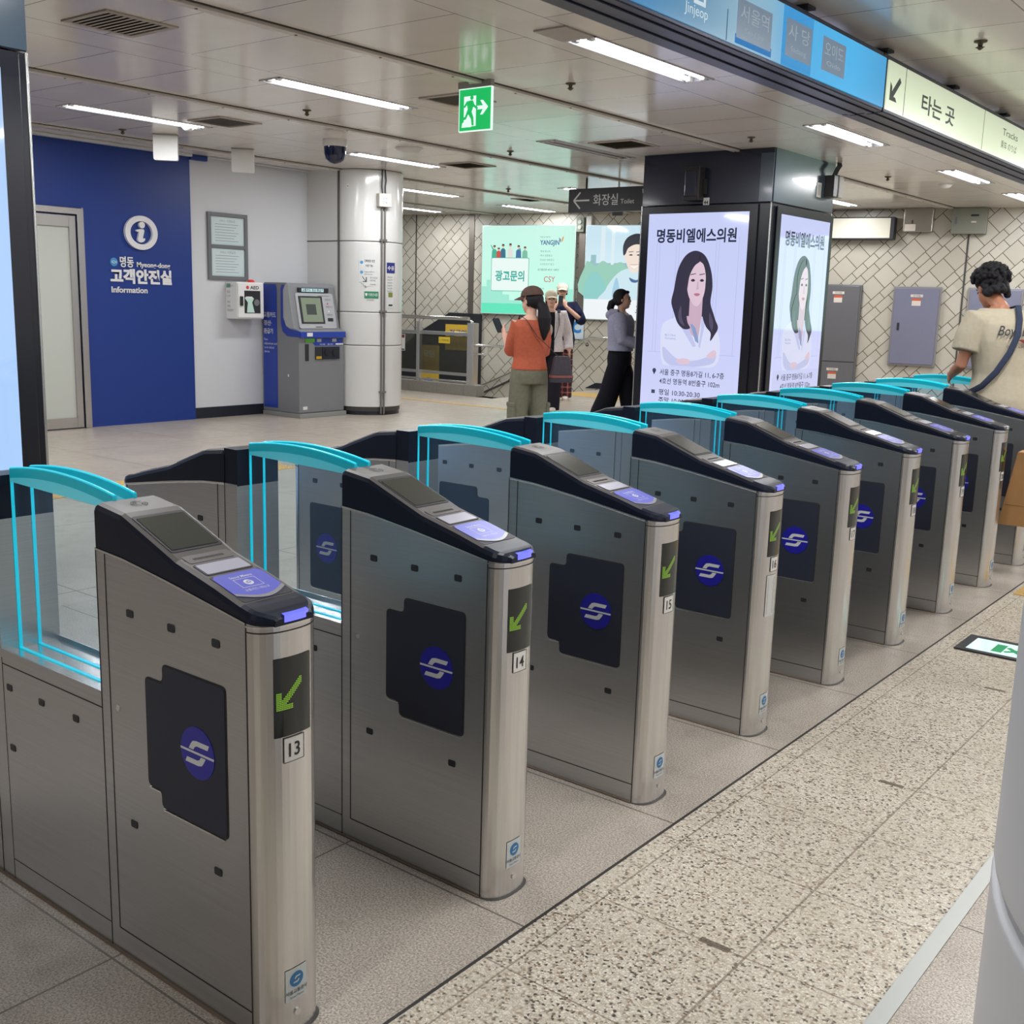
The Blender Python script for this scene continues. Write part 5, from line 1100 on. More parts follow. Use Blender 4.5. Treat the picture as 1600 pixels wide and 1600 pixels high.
for pts in ([(-.06,1.745),(-.052,1.75),(-.005,1.685),(-.012,1.68)],[(-.012,1.74),(.0,1.74),(.0,1.68),(-.012,1.68)],[(-.05,1.68),(.0,1.68),(.0,1.69),(-.05,1.69)]): b.add([C1(x,z,.003) for x, z in pts], [(0,1,2,3)], inkd)
tag(b.build('station_notice'), 'white notice with blue dots and an arrow on the round column, facing the gates', 'notice')
b = MB(); st = [(-.095,1.675),(-.07,1.675),(-.07,1.655),(-.045,1.655),(-.045,1.635),(-.02,1.635),(-.02,1.615),(.0,1.615)]
for (xa,za),(xb,zb) in zip(st[:-1],st[1:]): wrapbox(b, C1, min(xa,xb)-.002, max(xa,xb)+.002, min(za,zb)-.002, max(za,zb)+.002, .002, .003, inkd, 1)
tag(b.build('stair_symbol'), 'thin black stepped line drawn at the foot of the white notice on the column', 'symbol')
b = MB(); wrapbox(b, C1, -.03, .15, 1.48, 1.565, 0, .002, mat('heart green', rgb(40,130,90), .4)); b.text('♥ 이용안내문', C1, -.02, 1.51, .04, m_let, d=.003, fit=.16, bold=.01); b.text('안내전화', C1, .0, 1.45, .02, inkd, d=.003, fit=.09); tag(b.build('green_label'), 'green label with a white heart under the white notice on the column', 'label')
b = MB(); wrapbox(b, C1, .265, .40, 1.80, 1.93, 0, .002, mat('navy label', rgb(36,44,120), .4)); b.text('수유', C1, .275, 1.84, .06, m_let, d=.003, bold=.02, fit=.11); wrapbox(b, C1, .265, .38, 1.36, 1.79, 0, .0015, mat('notice white', rgb(210,212,210), .3)); wrapbox(b, C1, .29, .36, 1.50, 1.56, .0015, .003, mat('olive square', rgb(120,130,60), .4))
for i in range(6): b.text('안내 문구', C1, .275, 1.74-.035*i, .024, inkd, d=.003, fit=.08)
wrapbox(b, C1, .295, .36, 1.39, 1.41, .0015, .003, m_base); tag(b.build('route_notice'), 'narrow notice with a navy heading at the right side of the round column', 'notice')
b = MB(); wrapbox(b, C1, -.265, -.235, 2.82, 2.87, 0, .002, m_plw); b.text('48', C1, -.262, 2.83, .03, m_txtblack, d=.003, fit=.024); tag(b.build('number_tag'), 'tiny number tag high on the round white column', 'tag')
root = empty('conduit', (0,0,0)); m_cd = mat('galvanised conduit', rgb(132,128,124), .35, .6); q = math.radians(0)
for a in (.185,.225):
    b = MB(); b.tube([C1(a, .02, .016),C1(a, 2.60, .016)], .0115, m_cd, n=10); b.build('pipe', root)
b = MB()
for z in (.3,1.32,2.2): wrapbox(b, C1, .16,.25,z-.012,z+.012,.0,.03,m_cd,2)
b.build('clip', root); tag(root, 'pair of grey metal pipes running down the round white column', 'conduit')
root = empty('junction_box', C1(.20,2.60,0)); inv = C1(.20,2.60,0); t = vdir+.20/.4615; G = Fr((0,0,0),(-math.sin(t),math.cos(t),0),(0,0,1)); b = MB(); b.box(-.085,.085,.0,.16,.0,.085,mat('ivory junction box', rgb(206,202,192), .4),G); b.build('case', root, bevel=.008); b = MB(); b.box(-.05,.05,.03,.13,.085,.087,m_plw,G); b.text('소방', G, -.045, .085, .04, inkd, d=.088); b.text('전용', G, -.045, .035, .04, inkd, d=.088); b.build('label', root); tag(root, 'ivory junction box at the top of the pipes on the round column', 'junction box')
b = MB()
for s_ in (-.02,.015): b.tube([C1(.20+s_,2.76,.04),C1(.20+s_*1.2,2.84,.03),C1(.205+s_*1.5,2.92,.035),C1(.20+s_,CEIL,.03)], .009, m_blackmat, n=8)
tag(b.build('black_cables'), 'two black cables from the ivory junction box up to the ceiling', 'cable')

# floor-level exit light
root = empty('floor_exit_light', (.60,3.90,0)); b = MB()
for (x0,x1,y0_,y1_) in ((-.34,-.30,-.13,.14),(.30,.34,-.13,.14),(-.30,.30,-.13,-.10),(-.30,.30,.11,.14)): b.box(x0,x1,y0_,y1_,.0,.008,m_blackmat)
b.build('frame', root); b = MB(); G = Fr((0,0,.004),(1,0,0),(0,1,0)); b.prism([(-.30,-.10),(.30,-.10),(.30,.11),(-.30,.11)], G, -.002, .001, em('floor sign white', rgb(222,250,244), 1.1)); gg = em('floor sign green', rgb(0,165,110), .95)
b.flat([(-.20,-.06),(-.155,-.06),(-.155,.07),(-.20,.07)], G, .0014, gg); b.flat([(-.07,-.06),(-.02,-.06),(-.02,.07),(-.07,.07)], G, .0014, gg); b.flat([(-.155,.03),(-.14,.05),(-.11,.02),(-.08,.05),(-.07,.03),(-.10,.0),(-.07,-.03),(-.085,-.045),(-.11,-.02),(-.14,-.045),(-.155,-.03),(-.125,.0)], G, .0014, gg)
b.flat([(.04,-.008),(.14,-.008),(.14,-.035),(.19,.0),(.14,.035),(.14,.012),(.04,.012)], G, .0014, gg); b.build('lit_panel', root); tag(root, 'lit green and white exit panel set in the floor at the right', 'floor sign')

# ------------------------------------------------------------------ people
V = Vector
m_skin = mat('skin', rgb(214,170,148), .5); m_hair = mat('black hair', (.010,.009,.011), .65, spec=.25); m_eye = mat('eye dark', (.01,.01,.01), .2); m_lipm = mat('lips', rgb(160,90,84), .5)
def limb(b, pts, rs, mt, n=14, flat=1.): b.tube(pts, 0, mt, n=n, rs=rs, flat=flat)
def hand(b, wrist, d, palmn, thumb, mt, curl=.5, s=1.):
    "palm and five fingers: d = direction of the hand, palmn = palm normal, thumb = side of the thumb"
    d = V(d).normalized(); pn = V(palmn); pn = (pn-d*pn.dot(d)).normalized(); sd = V(thumb); sd = (sd-d*sd.dot(d)-pn*sd.dot(pn)).normalized()
    w = V(wrist); k = s*.95
    b.tube([w-d*.02*k, w+d*.03*k, w+d*.085*k], 0, mt, n=12, rs=[(.018*k,.024*k),(.014*k,.036*k),(.012*k,.038*k)], upv=pn)
    for i, (o, ln) in enumerate(((.030,.070),(.010,.078),(-.010,.073),(-.029,.058))):
        p = w+d*.080*k+sd*o*k; a = curl*.5; q = p; dirv = d; pts = [w+d*.055*k+sd*o*k*.9, p]
        for j in range(3):
            a2 = curl*(.35+.45*j); dirv = (d*math.cos(a2)+pn*math.sin(a2)); q = q+dirv*ln*k*(.45,.32,.23)[j]; pts.append(q)
        b.tube(pts, 0, mt, n=8, rs=[.010*k,.0098*k,.0092*k,.0085*k,.007*k])
    p = w+d*.025*k+sd*.028*k; q = p+(d*.6+sd*.7+pn*.35).normalized()*.040*k; r = q+(d*.85+sd*.25+pn*.4*curl).normalized()*.032*k
    b.tube([w+d*.02*k+sd*.01*k, p, q, r], 0, mt, n=8, rs=[.013*k,.013*k,.0105*k,.008*k])
class Human:
    def __init__(s, H, **kw):
        h = H; s.H = H
        s.j = dict(pelvis=V((0,0,.53*h)), waist=V((0,0,.61*h)), chest=V((0,0,.73*h)), neck=V((0,.005,.825*h)), head=V((0,-.01,.925*h)),
          shL=V((.105*h,.0,.805*h)), shR=V((-.105*h,.0,.805*h)), elL=V((.135*h,.02,.62*h)), elR=V((-.135*h,.02,.62*h)), wrL=V((.14*h,-.03,.475*h)), wrR=V((-.14*h,-.03,.475*h)),
          hiL=V((.052*h,0,.52*h)), hiR=V((-.052*h,0,.52*h)), knL=V((.058*h,-.01,.28*h)), knR=V((-.058*h,-.01,.28*h)), anL=V((.06*h,.02,.045*h)), anR=V((-.06*h,.02,.045*h)))
        for k, v in kw.items(): s.j[k] = V(v)
        s.hd = kw.get('_hd', V((0,-1,0)))
    def torso_rings(s, inf, z0, z1, bulk=1., hemflare=0.):
        "ellipse rings following pelvis-waist-chest-neck between relative heights z0..z1"
        h = s.H; P = [(.47,.092,.070),(.53,.098,.075),(.58,.088,.066),(.62,.080,.060),(.68,.088,.064),(.74,.098,.068),(.785,.104,.064),(.81,.090,.052),(.828,.055,.042),(.845,.036,.036)]
        spine = [(.47,s.j['pelvis']-V((0,0,.06*h))),(.53,s.j['pelvis']),(.61,s.j['waist']),(.73,s.j['chest']),(.825,s.j['neck']),(.86,s.j['neck']+(s.j['head']-s.j['neck'])*.3)]
        def sp(t):
            for (a, pa), (c, pc) in zip(spine[:-1], spine[1:]):
                if a <= t <= c: return pa.lerp(pc, (t-a)/(c-a))
            return spine[0][1]+V((0,0,(t-.47)*h)) if t < .47 else spine[-1][1]
        def rad(t):
            if t <= P[0][0]: return P[0][1:]
            for (a, x, y), (c, x2, y2) in zip(P[:-1], P[1:]):
                if a <= t <= c: u = (t-a)/(c-a); return (x+(x2-x)*u, y+(y2-y)*u)
            return P[-1][1:]
        ts = [z0+(z1-z0)*i/14 for i in range(15)]; R = []
        for t in ts:
            rx, ry = rad(t); k = 1+hemflare*max(0, (.62-t)/.15); c = sp(t); rx = rx*h*bulk*k+inf; ry = ry*h*bulk*k+inf
            R.append([c+V((rx*math.copysign(abs(math.cos(q))**.85, math.cos(q)), ry*math.sin(q), 0)) for q in [2*math.pi*i/24 for i in range(24)]])
        return R
def make_person(nm, H, loc, face, joints, look=None, label='', skin=m_skin, head_s=1., build_face=True, curl=(.5,.5), palm=None):
    hm = Human(H, **joints); j = hm.j; h = H; root = empty('person', loc, math.atan2(face[1], face[0])+math.pi/2)
    tag(root, label, 'person'); b = MB(); b.rings(hm.torso_rings(-.006, .505, .845), skin)
    hd = (look or V((0,-1,0))).normalized(); rt = V((0,0,1)).cross(hd).normalized(); up = V((0,0,1)); up = hd.cross(rt)*-1 if hd.cross(rt).z < 0 else hd.cross(rt)
    c = j['head']; HF = (c, rt, hd, up); k = head_s
    def hp(a, f, u): return c+rt*a*k+hd*f*k+up*u*k
    b.tube([j['neck']-V((0,0,.03)), j['neck']+V((0,0,.02)), c-up*.05*k+hd*-.01], 0, skin, n=14, rs=[.052,.046,.048])
    # head: skull, face wedge, jaw, nose, ears
    fr = Fr(c, rt, hd); fr.n = up
    def el(a, f, u, r): b.ball(hp(a,f,u), tuple(x*k for x in r), skin, 18, 12, fr=fr)
    el(0,-.018,.022,(.074,.092,.088)); el(0,.024,-.030,(.058,.062,.076)); el(0,.045,-.078,(.034,.034,.030)); el(0,.082,-.022,(.011,.016,.014)); el(0,.076,.0,(.009,.012,.026)); el(0,.072,-.052,(.022,.014,.010))
    el(0,.062,.022,(.045,.020,.014))
    for s_ in (-1,1): el(s_*.074,-.008,-.012,(.009,.018,.030))
    for S in ('L','R'):
        sg = 1 if S == 'L' else -1; sh, e, w = j['sh'+S], j['el'+S], j['wr'+S]
        limb(b, [V((sh.x*.45, sh.y, sh.z-.02)), sh, sh.lerp(e,.5), e, e.lerp(w,.35), w], [.045,.048,.042,.036,.036,.026], skin)
        d = (w-e).normalized(); pn = (palm or {}).get(S, V((-sg,0,0))); th = (palm or {}).get('t'+S, V((0,-1,0)))
        hand(b, w, (palm or {}).get('d'+S, d), pn, th, skin, curl=curl[0 if S == 'L' else 1])
        hi, kn, an = j['hi'+S], j['kn'+S], j['an'+S]
        limb(b, [hi+V((0,0,.03)), hi, hi.lerp(kn,.5), kn, kn.lerp(an,.35), an], [.075,.078,.066,.052,.050,.036], skin)
    body = b.build('body', root, remesh=.0075, smooth_it=2)
    # face details
    for s_ in (-1,1):
        q = MB(); q.ball(hp(s_*.030,.073,.004), .0085*k, m_eye, 10, 6); q.tube([hp(s_*.016,.080,.022), hp(s_*.032,.078,.026), hp(s_*.046,.066,.022)], .0030, m_hair, n=6); q.build('eye', root)
    q = MB(); q.tube([hp(-.020,.078,-.054), hp(0,.086,-.054), hp(.020,.078,-.054)], 0, m_lipm, n=8, rs=[.003,.0055,.003]); q.build('mouth', root)
    root['_h'] = 1; del root['_h']
    return root, hm, hp, fr, k
def shirt(root, hm, name, mt, z0, inf, sleeve, sr, bulk=1., flare=0., top=.822, extra=None, vox=.008, twist=None):
    j = hm.j; b = MB(); b.rings(hm.torso_rings(inf, z0, top, bulk, flare), mt)
    for S in ('L','R'):
        sh, e, w = j['sh'+S], j['el'+S], j['wr'+S]; full = (e-sh).length+(w-e).length; t = sleeve*full; pts = [V((sh.x*.4, sh.y, sh.z-.035)), sh-V((0,0,.012))]
        if t <= (e-sh).length: pts += [sh.lerp(e, t/(e-sh).length*.5), sh.lerp(e, t/(e-sh).length)]
        else: pts += [sh.lerp(e,.6), e, e.lerp(w, max(.1,(t-(e-sh).length)/(w-e).length))]
        rs = [sr[0]*1.05, sr[0]]+[sr[0]+(sr[1]-sr[0])*(i+1)/(len(pts)-2) for i in range(len(pts)-2)]
        limb(b, pts, rs, mt, n=16)
    if extra: extra(b)
    return b.build(name, root, remesh=vox, smooth_it=3)
def trousers(root, hm, name, mt, r0, rk, ra, top=.60, inf=.018, hem=.03, vox=.009):
    j = hm.j; h = hm.H; b = MB(); b.rings(hm.torso_rings(inf, .475, top), mt)
    for S in ('L','R'):
        hi, kn, an = j['hi'+S], j['kn'+S], j['an'+S]; bot = V((an.x, an.y-.005, max(hem, an.z-.04)))
        limb(b, [hi+V((0,0,.06)), hi-V((0,0,.02)), hi.lerp(kn,.5), kn, kn.lerp(an,.5), bot], [r0*.9, r0, (r0+rk)/2, rk, (rk+ra)/2, ra], mt, n=18)
    return b.build(name, root, remesh=vox, smooth_it=3)
def shoes(root, hm, mt, sole, toe_dir=V((0,-1,0))):
    for S in ('L','R'):
        an = hm.j['an'+S]; b = MB(); z = an.z-.045*hm.H
        R = []
        for t, w_, h_ in ((-.075,.020,.05),(-.06,.034,.075),(-.02,.038,.085),(.04,.042,.070),(.10,.047,.052),(.15,.044,.042),(.178,.022,.025)):
            c = an+toe_dir*t; R.append([V((c.x+w_*math.cos(q), c.y, z+.022+h_*.5+h_*.5*math.sin(q))) for q in [2*math.pi*i/16 for i in range(16)]])
        b.rings(R, mt); so = []
        out = [(an.x+x, an.y+toe_dir.y*y) for x, y in ((-.036,-.07),(.036,-.07),(.040,.0),(.050,.10),(.036,.165),(.0,.185),(-.036,.165),(-.050,.10),(-.040,.0))]
        b.prism(out, Fr((0,0,z),(1,0,0),(0,1,0)), .0, .028, sole); b.build('shoe', root)
def cap(root, hp, fr, k, mt, nm='cap'):
    b = MB(); c = hp(0,-.018,.040); b.ball(c, (.088*k,.104*k,.080*k), mt, 20, 12, fr=fr); pts = []
    o = b.build(nm, root, remesh=.006, smooth_it=1)
    # cut below the rim by using an upper dome only
    b = MB(); rg = []
    for jx in range(9):
        th = math.pi/2*jx/8; rr = math.cos(th)
        rg.append([c+fr.r*(.092*k*rr*math.cos(q))+fr.u*(.108*k*rr*math.sin(q))+fr.n*(.088*k*math.sin(th)) for q in [2*math.pi*i/24 for i in range(24)]])
    b.rings(rg, mt, caps=True)
    # peak
    n = 10; T_ = []; B_ = []
    inner = [c+fr.r*(.080*k*math.cos(q))+fr.u*(.095*k*math.sin(q)) for q in [math.radians(20+140*i/n) for i in range(n+1)]]
    outer = [c+fr.r*(.082*k*math.cos(q))+fr.u*((.095+.075*math.sin(math.pi*i/n)**.6)*k*math.sin(q)+.02*k)-fr.n*(.020*k+.012*k*abs(math.cos(q))) for i, q in enumerate([math.radians(20+140*i/n) for i in range(n+1)])]
    up_ = [p+fr.n*.006 for p in inner]+[p+fr.n*.006 for p in outer]; dn = inner+outer; N = n+1
    b.add(up_+dn, [(i,N+i,N+i+1,i+1) for i in range(n)]+[(2*N+i,2*N+i+1,3*N+i+1,3*N+i) for i in range(n)]+[(N+i,3*N+i,3*N+i+1,N+i+1) for i in range(n)], mt)
    me = o.data; bpy.data.objects.remove(o); return b.build(nm, root)
def long_hair(root, hp, fr, k, tail=None, mt=m_hair, curly=False, capped=False, sides=True, rnd=3):
    b = MB()
    def el(a, f, u, r): b.ball(hp(a,f,u), tuple(x*k for x in r), mt, 16, 10, fr=fr)
    if curly:
        R = random.Random(rnd)
        el(0,-.030,.055,(.098,.104,.090))
        for i in range(330):
            th = R.uniform(0, math.pi*2); ph = R.uniform(-.35, 1.4); a = math.cos(th)*math.cos(ph); f = math.sin(th)*math.cos(ph); u = math.sin(ph)
            if f > .45 and u < .35: continue
            r_ = R.uniform(.009,.018); el(a*.105, -.025+f*.114, .052+u*.092, (r_,r_,r_))
        for i in range(50):
            th = R.uniform(math.pi*1.1, math.pi*1.9); el(math.cos(th)*.075, -.02+math.sin(th)*.085, R.uniform(-.075,.03), (.022,.022,.022))
    else:
        if capped: el(0,-.048,.000,(.080,.076,.080))
        else: el(0,-.030,.034,(.080,.092,.086)); el(0,-.045,-.010,(.076,.070,.072))
        if sides:
            for s_ in (-1,1): el(s_*.070,-.022,-.005,(.013,.034,.055))
        if not capped: el(0,.040,.080,(.050,.032,.020))
    if tail: b.tube([p for p, _ in tail], 0, mt, n=12, rs=[r for _, r in tail])
    return b.build('hair', root, remesh=.0045 if curly else .006, smooth_it=0 if curly else 2)
def cloth(name, col, rough=.85, n=.12, s=40): return mat(name, rgb(*col), rough, noise=n, nscale=s, bump=.4, bscale=300, spec=.2)
def strap(pts, w, t, mt, name='strap', up=None):
    b = MB(); b.tube(pts, 0, mt, n=8, rs=[(t,w)]*len(pts), upv=up); return b
cx, cy = 1.62776, -1.26768
def vdirxy(x, y): d = V((x-cx, y-cy, 0)); return d.normalized()

# the woman in the rust shirt, seen from behind
P = (-4.385, 6.595, 0); vd = vdirxy(*P[:2]); lf = V((-vd.y, vd.x, 0))
R1, hm, hp, fr, k = make_person('w1', 1.63, P, (vd+lf*.45), dict(shL=(.150,.0,1.30), shR=(-.150,.0,1.30), elL=(.160,-.07,1.06), wrL=(.135,-.27,1.20), elR=(-.155,-.02,1.06), wrR=(-.12,-.22,1.14), anL=(.105,.0,.075), anR=(-.10,.02,.075), knL=(.10,-.01,.45), knR=(-.10,-.01,.45)),
   look=V((.55,-.9,-.12)), label='woman in a rust orange shirt and green cargo trousers seen from behind, holding a phone', curl=(.9,.8))
shirt(R1, hm, 'shirt', cloth('rust knit', (176,92,68)), .55, .028, .56, (.058,.054), bulk=.90, flare=.06)
m_cargo = cloth('sage cargo cotton', (112,112,96)); tr = trousers(R1, hm, 'trousers', m_cargo, .094, .090, .100, top=.565, inf=.012, hem=.03)
b = MB()
for s_ in (-1,1): b = MB(); b.box(s_*.168-.018,s_*.168+.018,-.06,.07,.42,.60,m_cargo); b.box(s_*.172-.018,s_*.172+.018,-.065,.075,.57,.61,m_cargo); b.build('pocket', R1, bevel=.01)
long_hair(R1, hp, fr, k, tail=[(hp(0,-.09,-.03),.04),(hp(0,-.125,-.08),.05),(hp(0.0,-.135,-.17),.062),(hp(.0,-.125,-.26),.052),(hp(0,-.115,-.32),.030),(hp(0,-.115,-.36),.008)], capped=True)
cap(R1, hp, fr, k, cloth('brown cap cotton', (92,72,66))); shoes(R1, hm, mat('grey trainer', rgb(90,90,92), .6), m_plw)
def world(root, p): 
    a = root.rotation_euler.z; return V((root.location.x+p[0]*math.cos(a)-p[1]*math.sin(a), root.location.y+p[0]*math.sin(a)+p[1]*math.cos(a), p[2]))
def held(name, root, build_fn, label, cat):
    e_ = empty(name, root.location, root.rotation_euler.z); build_fn(e_); tag(e_, label, cat); return e_
def phone(e_, c, up, nrm, mt=None):
    u = V(up).normalized(); n_ = V(nrm).normalized(); r_ = u.cross(n_).normalized(); F_ = Fr(c, r_, u); b = MB(); b.prism(rrect(-.036,.036,-.075,.075,.010), F_, -.004, .004, m_black); b.build('phone_body', e_); b = MB(); b.prism(rrect(-.033,.033,-.071,.071,.007), F_, .004, .0046, mat('phone glass', (.02,.03,.04), .08)); b.build('phone_screen', e_)
held('phone', R1, lambda e_: phone(e_, (.155,-.375,1.275), (.15,-.55,.8), (-.1,.8,.55)), 'phone held up in the left hand of the woman in the rust shirt', 'phone')
def bag1(e_):
    m_ = cloth('charcoal bag leather', (62,58,66), .5); b = MB(); rg = []
    for z, w_, d_ in ((.80,.105,.055),(.84,.108,.056),(.91,.092,.050),(1.00,.078,.042),(1.03,.070,.036)):
        rg.append([V((-.235+w_*math.copysign(abs(math.cos(q))**.6, math.cos(q)), .175+d_*math.copysign(abs(math.sin(q))**.6, math.sin(q)), z)) for q in [2*math.pi*i/24 for i in range(24)]])
    b.rings(rg, m_); b.build('pouch', e_, bevel=0)
    b = MB(); b.rings([[p+V((0,0,.004)) for p in [V((-.235+(w_+.003)*math.copysign(abs(math.cos(q))**.6, math.cos(q)), .175+(d_+.003)*math.copysign(abs(math.sin(q))**.6, math.sin(q)), z)) for q in [2*math.pi*i/24 for i in range(24)]]] for z, w_, d_ in ((.838,.109,.057),(.858,.106,.055))], mat('bag trim', rgb(120,62,56), .5)); b.build('trim', e_)
    b = MB(); b.tube([V((-.19,.19,1.03)),V((-.12,.165,1.10)),V((.0,.150,1.20)),V((.09,.115,1.34)),V((.115,.02,1.375)),V((.09,-.09,1.30))], 0, m_, n=8, rs=[(.003,.008)]*6); b.build('strap', e_)
held('shoulder_bag', R1, bag1, 'charcoal flared shoulder bag hanging at the hip of the woman in the rust shirt', 'bag')

# the woman in the white jacket, walking towards the camera
P = (-7.45, 11.05, 0); vd = vdirxy(*P[:2]); m_wide = cloth('black wide cotton', (36,34,42))
R2, hm, hp, fr, k = make_person('w2', 1.66, P, -vd+V((.1,0,0)), dict(elR=(-.22,.05,1.05), wrR=(-.23,-.05,.86), elL=(.25,.03,1.06), wrL=(.27,-.05,.84), knL=(.07,-.14,.45), anL=(.04,-.22,.09), knR=(-.09,.02,.46), anR=(-.12,.18,.085)), label='woman in a white jacket, cream cap and black trousers walking towards the gates', curl=(.6,.6))
shirt(R2, hm, 'top', cloth('black cotton', (34,30,36)), .50, .012, .2, (.06,.058)); b = MB(); b.ball((-.03,-.125,1.12), (.06,.012,.09), mat('white print', rgb(214,212,200), .7), 16, 10); b.build('shirt_print', R2)
def jk(b): pass
j_ = shirt(R2, hm, 'jacket', cloth('white light cotton', (240,232,235)), .50, .030, .93, (.078,.060), bulk=1.05)
# open front: remove the middle faces of the jacket
import bmesh
def open_front(o, w0, w1, ymax, zlo=-1):
    bm = bmesh.new(); bm.from_mesh(o.data); dl = [f for f in bm.faces if f.calc_center_median().y < ymax and w0 < f.calc_center_median().x < w1 and f.calc_center_median().z > zlo]
    bmesh.ops.delete(bm, geom=dl, context='FACES'); bm.to_mesh(o.data); bm.free(); md = o.modifiers.new('solid', 'SOLIDIFY'); md.thickness = .006
open_front(j_, -.10, .05, -.03)
trousers(R2, hm, 'trousers', m_wide, .098, .096, .105, hem=.04); long_hair(R2, hp, fr, k, tail=[(hp(.0,-.08,-.05),.05),(hp(0,-.10,-.16),.05)], capped=True); cap(R2, hp, fr, k, cloth('cream cap cotton', (222,212,190))); shoes(R2, hm, mat('white trainer', rgb(214,208,200), .5), mat('cream sole', rgb(200,184,160), .6))
def tote(e_):
    m_ = cloth('black tote canvas', (26,26,32)); b = MB(); b.tube([V((.10,-.13,1.36)),V((.11,-.155,1.2)),V((.07,-.165,1.05)),V((.03,-.17,.95))], 0, m_, n=8, rs=[(.004,.022)]*4); b.tube([V((.10,-.13,1.36)),V((.11,-.02,1.40)),V((.11,.11,1.3))], 0, m_, n=8, rs=[(.004,.022)]*3); b.build('strap', e_)
held('bag_strap', R2, tote, 'black bag strap across the front of the woman in the white jacket', 'bag')

# the man in navy behind her, phone in front of his face
P = (-8.40, 12.62, 0); vd = vdirxy(*P[:2]); m_plaid = NT('red plaid'); x_, y_, z_ = m_plaid.xyz()
c = m_plaid.mix(m_plaid.line(z_, .085, 0, .03), rgb(110,34,40), rgb(48,22,30)); c = m_plaid.mix(m_plaid.line(x_, .085, .01, .028), c, rgb(44,20,28)); c = m_plaid.mix(m_plaid.math('MAXIMUM', m_plaid.line(z_, .085, .042, .006), m_plaid.line(x_, .085, .05, .006)), c, rgb(190,140,130)); m_plaid.link(c, m_plaid.b.inputs['Base Color']); m_plaid.b.inputs['Roughness'].default_value = .85
R3, hm, hp, fr, k = make_person('m3', 1.80, P, -vd, dict(elL=(.30,-.12,1.24), wrL=(.06,-.24,1.44), elR=(-.25,-.06,1.22), wrR=(-.12,-.28,1.40), anR=(-.09,-.05,.08), anL=(.10,.06,.08)), label='man in a cream cap and navy shirt holding a phone up to his face', curl=(1.0,1.0), palm=dict(L=V((-.5,1,0)), tL=V((0,0,1)), dL=V((-.5,-.1,.9)), R=V((.5,1,0)), tR=V((0,0,1)), dR=V((.4,.0,.9))))
shirt(R3, hm, 'shirt', cloth('navy cotton', (26,32,58)), .45, .030, .52, (.088,.080), bulk=1.08); b = MB(); b.box(-.07,.09,-.170,-.150,1.18,1.34,cloth('red print cloth', (130,52,48))); b.build('shirt_print', R3, bevel=.01)
trousers(R3, hm, 'trousers', m_plaid.m, .098, .095, .10, hem=.05); long_hair(R3, hp, fr, k, capped=True); cap(R3, hp, fr, k, cloth('ivory cap cotton', (216,208,192))); shoes(R3, hm, mat('white trainer', rgb(214,208,200), .5), mat('cream sole', rgb(200,184,160), .6))
b = MB()
for s_ in (-1,1):
    b.tube([hp(s_*.033+.024*math.cos(t), .092, .004+.020*math.sin(t)) for t in [math.pi*2*i/16 for i in range(17)]], .0028, m_black, n=6)
b.tube([hp(-.01,.095,.006),hp(.01,.095,.006)], .0025, m_black, n=6); b.build('spectacles', R3)
held('phone', R3, lambda e_: phone(e_, (-.02,-.345,1.52), (.05,.1,1), (0,1,0)), 'phone held in front of the face of the man in the navy shirt', 'phone')

# the woman in the lavender sweater, in profile
P = (-5.38, 9.62, 0); vd = vdirxy(*P[:2]); rt_ = V((vd.y, -vd.x, 0)); lav = cloth('lavender jersey', (158,160,184))
R4, hm, hp, fr, k = make_person('w4', 1.68, P, rt_-vd*.12, dict(elR=(-.20,-.05,1.10), wrR=(-.10,-.30,1.03), elL=(.20,-.05,1.10), wrL=(.12,-.29,1.03), anR=(-.06,.24,.08), anL=(.06,-.22,.08), knR=(-.07,.10,.46), knL=(.07,-.12,.46)), label='woman in a lavender sweater and black trousers in profile beside the dark pillar', curl=(.9,.9))
def hood(b): b.tube([V((-.11,.02,1.41)),V((-.08,.10,1.40)),V((.0,.135,1.37)),V((.08,.10,1.40)),V((.11,.02,1.41))], 0, lav, n=12, rs=[.03,.045,.055,.045,.03]); b.tube([V((-.12,.0,1.40)),V((-.135,-.06,1.30)),V((-.13,-.09,1.15))], 0, lav, n=10, rs=[.03,.03,.022])
shirt(R4, hm, 'sweater', lav, .575, .032, .90, (.082,.062), bulk=1.1, extra=hood)
trousers(R4, hm, 'trousers', cloth('black cloth', (22,24,34)), .110, .118, .135, top=.63, hem=.035); long_hair(R4, hp, fr, k, tail=[(hp(0,-.09,-.02),.035),(hp(0,-.13,-.05),.045),(hp(0,-.145,-.11),.042),(hp(0,-.14,-.17),.018)]); shoes(R4, hm, mat('black trainer', rgb(30,30,34), .6), mat('dark sole', rgb(40,40,44), .6))
held('phone', R4, lambda e_: phone(e_, (.0,-.40,1.08), (0,-.5,.8), (0,.8,.5)), 'phone held at waist height by the woman in the lavender sweater', 'phone')

# the man in the beige shirt between the farthest gates
P = (-.27, 6.19, 0); beige = cloth('beige jersey', (188,178,156), n=.06); fc = V((-.66,.75,0))
m_skin2 = mat('tanned skin', rgb(178,122,94), .5)
R5, hm, hp, fr, k = make_person('m5', 1.83, P, fc, dict(pelvis=(0,.03,.95), waist=(0,.01,1.10), chest=(0,-.03,1.33), neck=(.015,-.095,1.520), head=(.045,-.225,1.665), shL=(.205,-.045,1.455), shR=(-.205,-.045,1.455), elL=(.275,-.03,1.18), wrL=(.22,-.27,1.105), elR=(-.28,.03,1.17), wrR=(-.30,.02,.90), anL=(.10,.10,.082), anR=(-.13,.12,.082), knL=(.09,.0,.50), knR=(-.09,.0,.50)),
   look=V((.12,-.85,-.42)), label='curly-haired man in a beige printed shirt reaching over the farthest gates', skin=m_skin2, curl=(.5,.8), head_s=1.04)
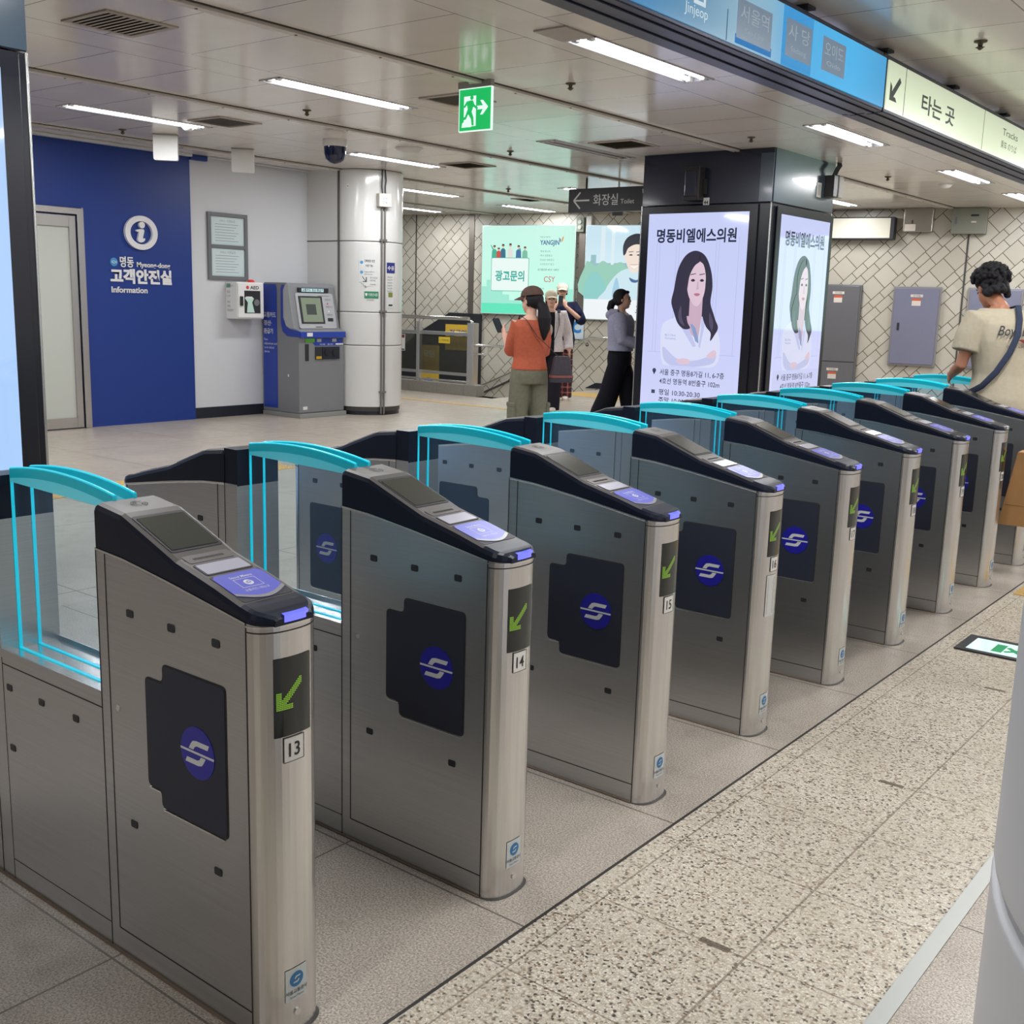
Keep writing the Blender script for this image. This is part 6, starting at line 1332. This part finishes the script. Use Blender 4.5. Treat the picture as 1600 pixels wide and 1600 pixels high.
shirt(R5, hm, 'shirt', beige, .465, .030, .36, (.098,.088), bulk=1.14, flare=-.03, top=.84)
trousers(R5, hm, 'trousers', cloth('black work cotton', (24,24,28)), .095, .09, .08, hem=.05); long_hair(R5, hp, fr, k, curly=True); shoes(R5, hm, mat('black shoe', rgb(26,26,28), .4), mat('black sole', rgb(20,20,20), .6))
# print on the back of the shirt: follow the back surface
class BF:
    def __init__(s, hm): s.hm = hm
    def __call__(s, a, b_, d=0.):
        t = (b_-1.33)/(.095*1.0); h = 1.83; zc = b_
        # back surface of the inflated torso
        P_ = [(1.10,.01,.160),(1.24,-.01,.168),(1.36,-.035,.176),(1.45,-.055,.160)]
        for (z0,y0,r0),(z1,y1,r1) in zip(P_[:-1],P_[1:]):
            if z0 <= zc <= z1 or z1 == 1.45: u = (zc-z0)/(z1-z0); yc = y0+(y1-y0)*u; ry = r0+(r1-r0)*u; break
        rx = .26; sn = max(.05, 1-abs(a/rx)**2.4)**.5; return V((-a, yc+ry*sn+d, zc))
bf = BF(hm); b = MB(); pr = mat('shirt print ink', rgb(56,56,62), .8)
b.text('Boys Boca', bf, 0, 1.375, .085, pr, d=.012, align='CENTER', bold=.01, fit=.27, shear=.35); b.add([bf(-.02,1.352,.012),bf(.09,1.352,.012),bf(.03,1.325,.012)][::-1], [(0,1,2)], mat('print red', rgb(120,40,40), .8)); b.text('OUTDOOR WEAR', bf, 0, 1.30, .022, pr, d=.012, align='CENTER', fit=.17); b.build('shirt_print', R5)
def slng(e_):
    m_ = cloth('slate webbing', (56,64,84)); b = MB(); p = [V((-.03,-.25,1.44)),V((-.03,-.17,1.53)),V((-.04,.0,1.56)),V((-.01,.095,1.475)),V((.02,.152,1.38)),V((.07,.172,1.27)),V((.14,.166,1.15)),V((.20,.125,1.06)),V((.25,.03,1.0)),V((.22,-.08,.97))]
    b.tube(p, 0, m_, n=8, rs=[(.004,.019)]*len(p), upv=(0,-1,.3)); b.build('strap', e_); b = MB(); b.ball((.215,-.06,.95), (.07,.10,.07), m_); b.build('pouch', e_)
held('sling_bag', R5, slng, 'dark blue sling bag strap across the back of the man in the beige shirt', 'bag')
# cardboard bag
root = empty('cardboard_bag', (.17,5.52,.30), math.radians(3)); kraft = mat('kraft cardboard', rgb(176,132,84), .7, noise=.08, nscale=12)
b = MB(); Fk = Fr((0,-.06,0),(1,0,0),(0,0,1)); b.prism([(-.20,0),(.20,-.0),(.20,.43),(-.135,.43)], Fk, -.12, 0, kraft); b.build('box', root, bevel=.003)
b = MB(); b.prism([(-.172,.118),(.2,.118),(.2,.121),(-.172,.121)], Fk, .0, .001, mat('kraft crease', rgb(140,100,62), .8)); b.prism([(-.06,.20),(.19,.20),(.19,.30),(-.045,.30)], Fk, 0, .001, m_blackmat); b.text('FRAGILE', Fk, -.05, .155, .03, mat('kraft ink', rgb(90,60,40), .7), d=.001, fit=.22); b.build('print', root)
b = MB(); b.tube([(-.08,-.12+.0,.42),(-.03,-.12,.60),(.07,-.12,.60),(.12,-.12,.42)], .005, kraft, n=8); b.build('carrying_cord', root); tag(root, 'brown cardboard bag cut by the right edge, held in front of the far gates', 'bag')
